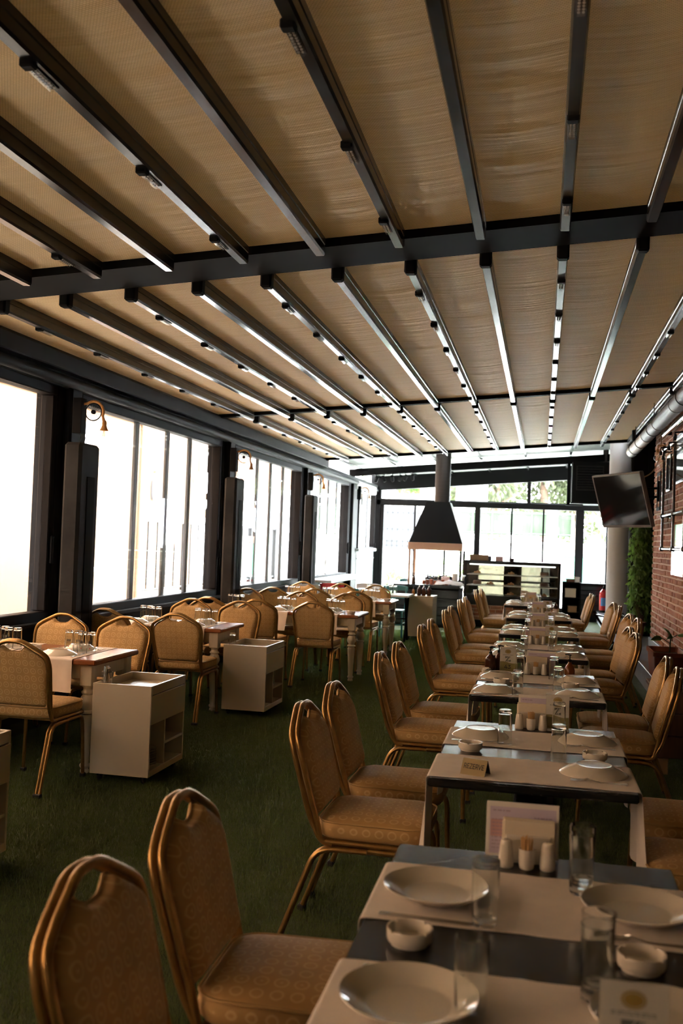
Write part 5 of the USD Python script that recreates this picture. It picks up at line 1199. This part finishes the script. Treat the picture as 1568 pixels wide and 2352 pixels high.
obj('rear_glass', MB().span(-W_ + 0.04, W_ - 0.04, D_ - 0.009, D_ - 0.004, 0.62, 1.24), 'tinted_glass', pc, smooth=False)
obj('front_glass', MB().span(-W_ + 0.04, W_ - 0.04, -D_ + 0.005, -D_ + 0.011, 0.62, 1.24), 'window_pane', pc, smooth=False)
for x in (-W_ + 0.01, W_ - 0.016): obj('side_glass', MB().span(x, x + 0.006, -D_ + 0.05, D_ - 0.05, 0.62, 1.24), 'window_pane', pc, smooth=False)
for z, d in ((0.80, 0.0), (1.01, 0.06)): obj('glass_shelf', MB().span(-W_ + 0.05, W_ - 0.05, -D_ + 0.06 + d, D_ - 0.05, z, z + 0.010), 'acrylic_edge', pc, smooth=False)
obj('lamp_tube', MB().tube([(-W_ + 0.1, -D_ + 0.06, 1.215), (W_ - 0.1, -D_ + 0.06, 1.215)], 0.012, 10), 'showcase_light', pc)
ci = 0
for z in (0.62, 0.812, 1.022):
    for x in (-0.68, -0.42, -0.02, 0.30, 0.62):
        if rng.random() < 0.18: continue
        lvl = {0.62: 'bottom', 0.812: 'middle', 1.022: 'top'}[z]; ps = {-0.68: 'far left', -0.42: 'left', -0.02: 'middle', 0.30: 'right', 0.62: 'far right'}[x]
        q = thing('cake_plate', f'plate of pastries on the {lvl} level of the display case, {ps}', 'plate of pastries', (-0.55 + x, 19.92 + rng.uniform(-0.03, 0.05), z), 0, 'plates in the display case')
        obj('plate', lathe([(0, 0), (0.07, 0), (0.115, 0.012), (0.115, 0.016), (0.07, 0.005), (0, 0.005)], 24), 'ceramic', q)
        if ci % 3 == 0: obj('cake', MB().cyl((0, 0, 0.045), 0.085, 0.075, 24, b=0.015), 'pastry_dark', q)
        else:
            m = MB()
            for k in range(7): a = k * 0.9; m.box((0.055 * math.cos(a) * (k > 0), 0.055 * math.sin(a) * (k > 0), 0.026 + 0.02 * (k == 0)), (0.05, 0.035, 0.04), 0.013, rz(a))
            tag(obj('pastries', m, 'pastry', q), kind='stuff')
        ci += 1
for x0, w, h, mm, nm, lab in ((-1.38, 0.36, 0.11, 'timber', 'wooden_tray', 'pale wooden tray on top of the display case'), (-1.08, 0.12, 0.09, 'slate_grey', 'jar', 'dark blue jar on top of the display case'), (-0.88, 0.14, 0.09, 'box_pink', 'carton', 'pale brown carton on top of the display case'), (-0.62, 0.10, 0.06, 'black_gloss', 'bowl', 'small black bowl on top of the display case')):
    q = thing(nm, lab, nm.replace('_', ' '), (x0 + w / 2, 19.8, 1.29))
    if mm in ('slate_grey', 'black_gloss'): obj('body', lathe([(0, 0), (w * 0.40, 0), (w * 0.5, h * 0.2), (w * 0.48, h), (w * 0.42, h), (w * 0.4, h * 0.25), (0, h * 0.2)], 24), mm, q, smooth=45)
    else: obj('body', MB().span(-w / 2, w / 2, -0.10, -0.09, 0, h, 0.002).span(-w / 2, w / 2, 0.09, 0.10, 0, h, 0.002).span(-w / 2, -w / 2 + 0.01, -0.09, 0.09, 0, h, 0.002).span(w / 2 - 0.01, w / 2, -0.09, 0.09, 0, h, 0.002).span(-w / 2, w / 2, -0.1, 0.1, 0, 0.01), mm, q)
# shelf unit right of the case
su = thing('shelf_unit', 'narrow black open shelf unit between display case and far door', 'shelf', (0.58, 19.6, 0))
m = MB(); m.span(-0.17, -0.15, -0.2, 0.2, 0, 0.94, 0.002); m.span(0.15, 0.17, -0.2, 0.2, 0, 0.94, 0.002); m.span(-0.15, 0.15, 0.18, 0.2, 0, 0.94, 0.002); obj('carcass', m, 'black_metal', su)
for z in (0.08, 0.36, 0.64, 0.93): obj('shelf_board', MB().span(-0.17, 0.17, -0.2, 0.19, z, z + 0.02, 0.002), 'black_metal', su)
for k, (x, z, w, h, mm, lab) in enumerate([(-0.02, 0.66, 0.20, 0.17, 'paper_napkin', 'beige carton on the upper shelf of the narrow shelf unit'), (0.02, 0.38, 0.16, 0.12, 'timber', 'brown box on the lower shelf of the narrow shelf unit'), (-0.03, 0.95, 0.14, 0.06, 'pastry_dark', 'brown box on top of the narrow shelf unit'), (0.09, 0.95, 0.08, 0.10, 'paper', 'white card box on top of the narrow shelf unit')]):
    q = thing('storage_box', lab, 'box', (0.58 + x, 19.52, z), 0.05 * k); obj('carton', MB().box((0, 0, h / 2), (w, 0.16, h), 0.004), mm, q); obj('lid', MB().box((0, 0, h - 0.012), (w + 0.006, 0.166, 0.024), 0.003), mm, q)
# low black cabinet, extinguisher, air curtain
lc = thing('low_cabinet', 'low black slatted cabinet below the far right window', 'cabinet', (1.16, 22.55, 0.0))
obj('carcass', MB().span(-0.36, 0.36, -0.18, 0.2, 0.25, 0.80, 0.004), 'black_matt', lc); obj('worktop', MB().span(-0.39, 0.39, -0.23, 0.22, 0.80, 0.84, 0.004), 'frame_metal', lc)
for k in range(5): obj('slat', MB().span(-0.36, 0.36, -0.20, -0.18, 0.27 + k * 0.105, 0.36 + k * 0.105, 0.006), 'black_gloss', lc)
obj('plinth', MB().span(-0.36, 0.05, -0.15, 0.2, 0.0, 0.25), 'black_matt', lc)
ex = thing('fire_extinguisher', 'red fire extinguisher standing on the ledge by the grey column', 'fire extinguisher', (1.31, 21.9, 0.25))
obj('cylinder', lathe([(0, 0.02), (0.065, 0.02), (0.078, 0.035), (0.080, 0.06), (0.080, 0.40), (0.066, 0.45), (0.03, 0.48), (0.025, 0.50), (0, 0.50)], 28), 'red_paint', ex, smooth=50)
obj('base_ring', MB().lathe([(0.05, 0), (0.079, 0), (0.081, 0.005), (0.081, 0.05), (0.05, 0.05)], 28), 'black_metal', ex)
obj('valve', MB().cyl((0, 0, 0.52), 0.02, 0.05, 12).box((0.0, -0.05, 0.55), (0.02, 0.13, 0.012), 0.003).box((0.0, -0.045, 0.575), (0.018, 0.12, 0.010), 0.003, rx(-0.2)), 'black_metal', ex)
obj('hose', MB().tube(fillet([(0.0, 0.0, 0.53), (0.10, -0.03, 0.52), (0.10, -0.04, 0.2), (0.085, -0.04, 0.15)], 0.06, 5), 0.011, 8), 'rubber', ex)
m = MB(); n_ = 10
for k in range(n_): a = -PI / 2 - 0.7 + 1.4 * (k + 0.5) / n_; m.box((0.0805 * math.cos(a), 0.0805 * math.sin(a), 0.23), (0.001, 0.0125, 0.17), 0, rz(a))
obj('label', m, 'label_blue', ex, label='blue printed label')
ac = thing('air_unit', 'large black ventilation box hung under the roof at the far right', 'ventilation unit', (0.98, 21.0, 2.55))
obj('box', MB().span(-0.42, 0.44, -0.35, 0.4, -0.02, 0.80, 0.01), 'black_matt', ac); g_ = obj('grille_frame', MB().span(-0.34, 0.20, -0.37, -0.35, 0.22, 0.72, 0.004), 'dark_interior', ac)
for k in range(9): obj('louvre', MB().box((-0.07, -0.375, 0.26 + k * 0.052), (0.50, 0.012, 0.036), 0.003, rx(0.5)), 'black_metal', g_)
obj('shelf_bracket', MB().span(-0.44, 0.46, -0.36, 0.42, -0.05, -0.02, 0.004), 'frame_metal', ac)
obj('flue', MB().cyl((0.25, 0, 0.96), 0.055, 0.32, 20), 'flue_metal', ac)
for x in (-0.41, 0.43): obj('hanger', MB().span(x - 0.02, x + 0.02, -0.02, 0.02, 0.75, 0.92, 0.003), 'black_metal', ac)
ap = thing('support_post', 'slim black post beside the ventilation box', 'post', (0.50, 20.99, 2.5)); obj('post', MB().span(-0.03, 0.03, -0.03, 0.03, 0, 0.92, 0.003), 'black_metal', ap); obj('foot', MB().span(-0.05, 0.3, -0.04, 0.04, -0.03, 0.0, 0.003), 'black_metal', ap)
# spotlights on the far beam
for k, (x, z0) in enumerate([(-3.50, 0.0), (-3.33, 0.0), (-3.15, 0.0), (-2.99, 0.0), (-2.88, 0.0), (-2.72, 0.0)]):
    zb = zr(x) - 0.025
    s = thing('spotlight', f'black track spotlight on the far beam, {ORD[k]} from the windows', 'spotlight', (x, 20.9, zb - 0.10), rng.uniform(-0.8, 0.8), 'spotlights on the far beam')
    obj('stem', MB().cyl((0, 0, 0.07), 0.008, 0.09, 8).box((0, 0, 0.108), (0.10, 0.03, 0.02), 0.003), 'black_metal', s)
    h = MB().cyl((0, 0, 0), 0.038, 0.13, 18, b=0.004); h.move(rx(0.8), (0, -0.02, 0.0)); obj('lamp_head', h, 'black_metal', s, smooth=50)
    q = MB().cyl((0, 0, -0.066), 0.033, 0.004, 18).move(rx(0.8), (0, -0.02, 0)); obj('lens', q, 'acrylic_edge', s)
# bistro corner: black-legged white table, painted chairs
bt = thing('bistro_table', 'small white-topped table with black legs near the bar', 'table', (-2.52, 15.95, 0))
obj('tabletop', MB().span(-0.48, 0.48, -0.35, 0.35, 0.72, 0.75, 0.004), 'white_paint', bt)
for x in (-0.42, 0.42):
    g = MB()
    for s in (-1, 1): g.box((x, 0, 0.36), (0.035, 0.03, 0.80), 0.004, rx(s * 0.45))
    obj('leg', g, 'black_metal', bt)
obj('stretcher', MB().span(-0.42, 0.42, -0.012, 0.012, 0.35, 0.375, 0.003), 'black_metal', bt)
for k, (x, y) in enumerate([(-2.35, 15.85), (-2.28, 15.86), (-2.72, 15.9), (-2.65, 15.92), (-2.45, 16.12), (-2.38, 16.13)]):
    copy_mesh('glass_down', 'drinking_glass', f'upturned tumbler on the small white table, {ORD[k]} of six', 'glass', (x, y, 0.7502), 0, 'glasses on the white table')
def build_bistro(seatm):
    def b(p):
        for s in (-1, 1):
            obj('leg', MB().tube([(s * 0.19, 0.19, 0.0), (s * 0.175, 0.17, 0.44)], 0.016, 8), seatm, p); obj('leg', MB().tube(fillet([(s * 0.20, -0.24, 0.0), (s * 0.18, -0.18, 0.45), (s * 0.185, -0.25, 0.84)], 0.1, 5), 0.016, 8), seatm, p)
        o = rrect(0.40, 0.39, 0.06, 5, 0.92); obj('seat', loft([np.c_[o * 0.97, np.full(len(o), 0.43)], np.c_[o, np.full(len(o), 0.445)], np.c_[o * 0.98, np.full(len(o), 0.458)]]), seatm, p)
        for z, h, nm in ((0.81, 0.085, 'top_rail'), (0.66, 0.05, 'back_rail')):
            x = np.linspace(-0.21, 0.21, 13); y = -0.255 + 0.045 * (z < 0.7) - 0.04 * np.cos(x / 0.21 * PI / 2) + 0.02
            P = np.stack([np.c_[x, y, np.full(13, z - h / 2)], np.c_[x, y, np.full(13, z + h / 2 - 0.02 * (x / 0.21) ** 4)]], 1); obj(nm, grid_sheet(P, 0.018), seatm, p, smooth=50)
        obj('stretcher', MB().tube([(-0.18, 0.18, 0.22), (0.18, 0.18, 0.22)], 0.009, 8).tube([(-0.185, 0.18, 0.24), (-0.188, -0.2, 0.24)], 0.009, 8).tube([(0.185, 0.18, 0.24), (0.188, -0.2, 0.24)], 0.009, 8), seatm, p)
    return b
for cn, mm in (('red', 'red_paint'), ('white', 'white_paint'), ('teal', 'teal_paint'), ('grey', 'grey_paint')): kind_of('bistro_' + cn, build_bistro(mm))
for cn, x, y, a, lab in (('red', -3.50, 16.85, 0.1, 'red painted wooden chair by the far windows'), ('grey', -3.78, 16.12, 0.2, 'grey painted wooden chair left of the red chair'), ('white', -2.93, 16.85, PI, 'white painted wooden chair behind the small white table'), ('teal', -2.42, 16.62, PI, 'teal painted wooden chair behind the small white table'), ('teal', -2.95, 15.45, 0.0, 'teal painted wooden chair in front of the small white table'), ('grey', -2.55, 15.40, 0.05, 'grey painted wooden chair in front of the small white table'), ('teal', -2.95, 20.4, 1.2, 'teal painted wooden chair left of the bar')):
    copy('bistro_' + cn, 'bistro_chair', lab, 'chair', (x, y, 0), a, 'painted wooden chairs at the far end')

# ================================================================== OUTSIDE
gd = struct('ground'); obj('paving', MB().span(-60, XW - 0.25, 15.0, 90, -0.5, -0.12), 'paving', gd); obj('asphalt', MB().span(-60, XW - 0.25, -20, 15.0, -0.5, -0.12), 'asphalt', gd); obj('paving', MB().span(XW - 0.25, 30, YF + 0.12, 90, -0.5, -0.12), 'paving', gd)
# house across the passage
h1 = thing('street_house', 'peach rendered house wall close outside the windows', 'building', (0, 0, 0))
obj('wall', MB().span(-12.0, -7.2, -16, 17.25, -0.2, 16.0), 'peach_wall', h1)
obj('string_course', MB().span(-7.2, -7.14, -12, 17.30, 3.55, 3.75, 0.01), 'peach_wall_trim', h1)
w = obj('window', MB().span(-7.2, -7.16, 14.2, 14.9, 2.35, 3.4, 0.01), 'peach_wall_trim', h1); obj('window_sill', MB().span(-7.2, -7.06, 14.55, 15.05, 0.93, 1.0, 0.01), 'white_wall', h1); obj('pane', MB().span(-7.165, -7.155, 14.28, 14.82, 2.43, 3.32), 'window_dark', w, smooth=False)
obj('downpipe', MB().tube([(-7.14, 17.0, -0.1), (-7.14, 17.0, 15.9)], 0.05, 10), 'peach_wall_trim', h1)
h2 = thing('street_house', 'set-back peach house wall with air conditioner behind the railing', 'building', (0, 0, 0))
obj('wall', MB().span(-13.5, -10.2, 17.27, 31.5, -0.2, 4.9), 'peach_wall', h2); obj('pier', MB().span(-10.2, -10.0, 20.2, 20.7, -0.2, 4.9, 0.01), 'peach_wall_trim', h2)
obj('canopy', MB().span(-10.2, -9.3, 28.0, 30.0, 3.15, 3.25, 0.01), 'peach_wall_trim', h2); obj('door', MB().span(-10.2, -10.16, 28.4, 29.4, -0.1, 2.1, 0.01), 'white_wall', h2)
obj('eaves', MB().span(-10.2, -9.9, 17.32, 31.5, 4.9, 5.1, 0.01), 'peach_wall_trim', h2)
acx = thing('air_conditioner', 'white outdoor air conditioner unit high on the peach wall', 'air conditioner', (-10.02, 29.0, 3.35))
obj('casing', MB().box((0, 0, 0.35), (0.34, 0.95, 0.70), 0.02), 'white_wall', acx); obj('bracket', MB().span(-0.17, 0.15, -0.35, -0.30, -0.06, 0.0).span(-0.17, 0.15, 0.30, 0.35, -0.06, 0.0), 'railing_grey', acx)
for k in range(9): obj('louvre', MB().box((0.175, -0.1, 0.09 + k * 0.065), (0.012, 0.6, 0.03), 0.003), 'railing_grey', acx)
wla = thing('wall_lantern', 'grey rounded lantern on the set-back peach wall', 'lamp', (-10.12, 25.0, 2.45)); obj('body', MB().lathe([(0, 0), (0.13, 0.02), (0.17, 0.15), (0.17, 0.45), (0.12, 0.55), (0, 0.56)], 20), 'railing_grey', wla, smooth=50); obj('arm', MB().tube(fillet([(-0.1, 0, 0.75), (0.0, 0, 0.78), (0, 0, 0.55)], 0.05, 4), 0.02, 8), 'red_wood', wla)
lw = thing('low_stone_wall', 'low pale stone wall under the railing outside', 'wall', (0, 0, 0))
yy = 17.4
while yy < 27.0:
    zz_ = -0.12
    for hgt in (0.17, 0.16, 0.15):
        L = rng.uniform(0.35, 0.6); obj('stone', MB().box((-7.35 + rng.uniform(-0.015, 0.015), yy + L / 2, zz_ + hgt / 2), (0.34, L - 0.02, hgt - 0.012), 0.03), 'stone_wall', lw); zz_ += hgt
    yy += 0.47
obj('coping', MB().span(-7.55, -7.14, 17.3, 27.4, 0.36, 0.42, 0.012), 'stone_wall', lw)
rl = thing('railing', 'grey metal railing standing on the low stone wall outside', 'railing', (-7.35, 0, 0.42))
obj('top_rail', MB().span(-0.03, 0.03, 17.35, 27.3, 1.38, 1.42, 0.004), 'railing_iron', rl); obj('bottom_rail', MB().span(-0.02, 0.02, 17.35, 27.3, 0.06, 0.10, 0.004), 'railing_iron', rl)
for k in range(5): obj('post', MB().span(-0.05, 0.05, 17.4 + k * 2.4, 17.5 + k * 2.4, 0, 1.40, 0.005), 'railing_iron', rl)
for k in range(20): obj('baluster', MB().span(-0.012, 0.012, 17.85 + k * 0.47, 17.875 + k * 0.47, 0.08, 1.39), 'railing_iron', rl)
h3 = thing('street_house', 'bright white garden wall and orange house beyond the third window', 'building', (0, 0, 0))
obj('garden_wall', MB().span(-10.2, -9.9, 31.5, 62, -0.2, 3.2), 'white_wall', h3); obj('wall', MB().span(-20, -13, 36, 60, -0.2, 7.5), 'orange_wall', h3); obj('roof', MB().span(-20.3, -12.7, 35.7, 60.3, 7.5, 7.8, 0.02), 'peach_wall_trim', h3)
for k in range(5):
    w = obj('window', MB().span(-13.0, -12.95, 38 + k * 4.4, 39.4 + k * 4.4, 3.7, 5.2, 0.01), 'white_wall', h3); obj('pane', MB().span(-12.96, -12.94, 38.15 + k * 4.4, 39.25 + k * 4.4, 3.85, 5.05), 'window_dark', w, smooth=False)
for k in range(4):
    obj('pilaster', MB().span(-9.9, -9.8, 33 + k * 6, 33.4 + k * 6, -0.2, 3.3, 0.01), 'white_wall', h3)
# white house with barred window left of the far door
h4 = thing('street_house', 'white house with barred windows seen through the far glass door', 'building', (0, 0, 0))
obj('wall', MB().span(-9.0, -4.0, 33.0, 37, -0.2, 3.05), 'white_wall', h4); obj('parapet', MB().span(-9.1, -3.9, 32.9, 37.1, 3.05, 3.2, 0.02), 'white_wall', h4)
for x0 in (-5.3, -3.0 - 1.6):
    fw = obj('window', MB().span(x0, x0 + 0.62, 32.95, 33.0, 1.35, 2.75, 0.01), 'slate_grey', h4); g = MB()
    for k in range(4): g.span(x0 + 0.04 + k * 0.17, x0 + 0.07 + k * 0.17, 32.88, 32.91, 1.3, 2.8)
    for z in (1.45, 1.6, 2.0, 2.55): g.span(x0 - 0.02, x0 + 0.64, 32.88, 32.91, z, z + 0.03)
    obj('window_bars', g, 'railing_iron', fw)
for k, (x0, x1, z1, yq) in enumerate(((-6.6, -5.7, 4.6, 38.5), (-4.7, -3.9, 4.0, 39.0), (-3.4, -2.2, 4.45, 40.0))):
    q = thing('gate_pier', f'white rendered block beyond the far wall, {ORD[k]} from the left', 'wall', ((x0 + x1) / 2, yq, -0.12)); wq = (x1 - x0) / 2
    obj('shaft', MB().span(-wq, wq, -0.4, 0.4, 0, z1, 0.02), 'white_wall', q); obj('cap', MB().span(-wq - 0.08, wq + 0.08, -0.48, 0.48, z1, z1 + 0.12, 0.02), 'white_wall', q)
# white boundary wall, netted fence
bw = thing('boundary_wall', 'white boundary wall across the yard beyond the far windows', 'wall', (0, 0, 0)); obj('wall', MB().span(-4.0, 14, 36.0, 36.3, -0.2, 1.68), 'white_wall', bw); obj('coping', MB().span(-4.0, 14, 35.95, 36.35, 1.68, 1.76, 0.01), 'white_wall', bw)
nf = thing('net_fence', 'fence with green netting on top of the white boundary wall', 'fence', (0, 36.15, 1.76))
for k in range(9): obj('post', MB().span(-3.9 + k * 0.7, -3.86 + k * 0.7, -0.03, 0.03, 0, 1.1, 0.004), 'railing_grey', nf)
for z in (0.10, 0.28, 1.0): obj('wire', MB().span(-3.95, 1.9, -0.01, 0.01, z, z + 0.02), 'railing_grey', nf)
U, V = np.meshgrid(np.linspace(-3.95, 1.0, 80), np.linspace(0.22, 1.08, 9), indexing='ij')
obj('netting', grid_sheet(np.stack([U, 0.04 + 0.025 * np.sin(U * 7.0) + 0.02 * np.sin(V * 9 + U * 3), V], -1), 0.006), 'green_net', nf, smooth=60)
# yard things at the right
def block(nm, lab, cat, x0, x1, y, d, z0, z1, mm, extra=None):
    q = thing(nm, lab, cat, ((x0 + x1) / 2, y, z0)); wq = (x1 - x0) / 2
    obj('body', MB().span(-wq, wq, -d / 2, d / 2, 0, z1 - z0, 0.02), mm, q)
    return q, wq, z1 - z0
q, wq, hq = block('waste_bin', 'green waste container in the yard outside', 'bin', 0.72, 1.7, 34.0, 0.8, -0.12, 1.30, 'bin_green'); obj('lid', MB().span(-wq - 0.05, wq + 0.05, -0.45, 0.45, hq, hq + 0.12, 0.02), 'slate_grey', q)
q, wq, hq = block('waste_bin', 'grey container with a magenta rim in the yard outside', 'bin', 0.02, 0.64, 33.6, 0.7, -0.12, 1.05, 'slate_grey'); obj('lid', MB().span(-wq, wq, -0.36, 0.36, hq, hq + 0.12, 0.02), 'bin_magenta', q)
q, wq, hq = block('metal_gate', 'tall dark grey gate panel in the yard outside', 'gate', 0.14, 0.52, 35.6, 0.12, -0.12, 2.95, 'slate_grey'); obj('hinge', MB().span(wq, wq + 0.05, -0.05, 0.05, 0.6, 0.8).span(wq, wq + 0.05, -0.05, 0.05, 2.2, 2.4), 'railing_grey', q)
tp = thing('timber_stack', 'leaning pale timbers beside the grey gate outside', 'timber', (1.15, 35.6, -0.12))
for k in range(5): obj('beam', MB().box((k * 0.09 - 0.2, 0, 1.45), (0.07, 0.12, 2.9), 0.008, ry(0.10 - 0.05 * k)), 'timber', tp)
for k in range(2):
    q = thing('folding_sign', f'white folded board frame leaning outside the far window, {("left", "right")[k]} one', 'sign', (1.16 + 0.17 * k, 25.6 + 0.12 * k, -0.12)); T = ry(0.16)
    g = MB(); g.box((-0.09, 0, 0.85), (0.035, 0.035, 1.75), 0.004, T).box((0.09, 0, 0.85), (0.035, 0.035, 1.75), 0.004, T)
    v = T @ np.array([0, 0, 0.85]); g.box((v[0], 0, 0.85 + v[2]), (0.2, 0.035, 0.035), 0.004); obj('frame', g, 'white_paint', q)
    obj('board', MB().box((0, 0.0, 0.85), (0.15, 0.012, 1.6), 0.002, T), 'acrylic_edge', q)
q = thing('bollard', 'black slanted prop behind the white board frames outside', 'post', (1.46, 25.75, -0.12)); obj('post', MB().box((0, 0, 0.72), (0.05, 0.05, 1.44), 0.006), 'black_metal', q); obj('foot', MB().box((0, 0, 0.02), (0.2, 0.2, 0.04), 0.006), 'black_metal', q)
bn = thing('banner', 'small blue and white notice hanging outside the far glass', 'sign', (-1.62, 25.6, 0.85)); obj('sheet', MB().span(-0.07, 0.07, -0.004, 0.004, 0.0, 0.62, 0.001), 'white_paint', bn)
for z, h, mm in ((0.50, 0.06, 'ink_blue'), (0.34, 0.10, 'ink_blue'), (0.24, 0.06, 'ink_red'), (0.08, 0.08, 'ink_blue')): obj('print_block', MB().span(-0.05, 0.05, -0.0055, -0.003, z, z + h), mm, bn)
obj('pole', MB().tube([(0, 0.02, -0.97), (0, 0.02, 0.75)], 0.012, 8), 'railing_grey', bn)
# trees and shrubs
def tree(nm, lab, loc, H, trunk_r, crown, n, size, seed, mm, lean=0.0, group=None):
    t = thing(nm, lab, 'tree', loc, 0, group); g = np.random.default_rng(seed); m = MB()
    p = np.array([(lean * H * k + 0.12 * g.normal() * k, 0.1 * g.normal() * k, H * k) for k in np.linspace(0, 1, 7)]); m.tube(p, trunk_r * np.linspace(1.25, 0.4, 7), 10)
    for k in range(11):
        q = p[2 + k % 4]; a = g.uniform(0, 6.28); L = g.uniform(1.2, 2.6); e = q + np.array([math.cos(a) * L, math.sin(a) * L, L * g.uniform(0.1, 0.7)]); m.tube([q, (q + e) / 2 + g.normal(size=3) * 0.12, e], [trunk_r * 0.45, trunk_r * 0.3, trunk_r * 0.12], 6)
    obj('trunk', m, 'bark', t, smooth=60)
    cs = [(g.normal(size=3) * np.array(crown[:3]) * 0.55 + np.array([0, 0, crown[3]])) for _ in range(26)]
    def pl_(g2):
        c = cs[g2.integers(len(cs))]; d = g2.normal(size=3); d /= np.linalg.norm(d); return c + d * 0.75 * g2.uniform(0.5, 1) ** 0.5, d + np.array([0, 0, -0.5])
    tag(obj('foliage', leaf_mesh(n, pl_, size, seed + 1), mm, t, smooth=False), kind='stuff')
for k, (x, y, H, r_, mm, ln) in enumerate(((-2.15, 44.0, 9.0, 0.24, 'leaf_olive', 0.02), (0.1, 46.0, 9.0, 0.20, 'leaf_olive', -0.02), (1.6, 48.0, 10, 0.2, 'leaf_olive', -0.05), (-6.2, 50, 9, 0.25, 'leaf_green', 0.0), (-4.0, 55, 10, 0.25, 'leaf_green', 0.03), (4.5, 47, 9, 0.25, 'leaf_olive', 0.0))):
    tree('tree', f'tall {"grey-green" if mm == "leaf_green" else "olive-brown"} tree beyond the boundary wall, {ORD[(3, 4, 5, 0, 1, 6)[k] - (0 if k not in (0, 1, 2, 5) else 1)]} from the left', (x, y, -0.12), H, r_, (1.5, 1.1, 2.0, 5.2), 3400, 0.34, 200 + k, mm, ln, 'trees beyond the boundary wall')
def shrub(lab, loc, rad, h, n, seed, mm='leaf_bright', size=0.10):
    t = thing('shrub', lab, 'shrub', loc, 0, 'shrubs in the yard')
    def pl_(g): d = g.normal(size=3); d /= np.linalg.norm(d); q = g.uniform(0.3, 1); return (d[0] * rad * q, d[1] * rad * q, h * 0.55 + d[2] * h * 0.45 * q), d + np.array([0, 0, 0.4])
    tag(obj('foliage', leaf_mesh(n, pl_, size, seed, 0.5), mm, t, smooth=False), kind='stuff'); m = MB(); g = np.random.default_rng(seed)
    for k in range(6): a = k * 1.05; m.tube([(0.02 * math.cos(a), 0.02 * math.sin(a), -0.02), (rad * 0.5 * math.cos(a), rad * 0.5 * math.sin(a), h * 0.7)], 0.012, 5)
    obj('stems', m, 'bark', t)
shrub('leafy green shrub just outside the far door, at its left', (-3.95, 27.0, -0.12), 0.42, 1.05, 700, 301)
shrub('yellow-green young shrub outside behind the hood legs, left', (-2.9, 28.0, -0.12), 0.34, 1.7, 260, 302)
shrub('yellow-green young shrub outside behind the hood legs, right', (-2.05, 28.2, -0.12), 0.36, 1.6, 260, 303)
sk = thing('wooden_stake', 'pale wooden fence stake left of the shrub outside', 'stake', (-4.35, 26.6, -0.12)); obj('stake', MB().box((0, 0, 0.62), (0.09, 0.09, 1.24), 0.01), 'timber', sk); obj('rail', MB().box((0.6, 0.06, 1.12), (1.4, 0.03, 0.06), 0.005), 'timber', sk)
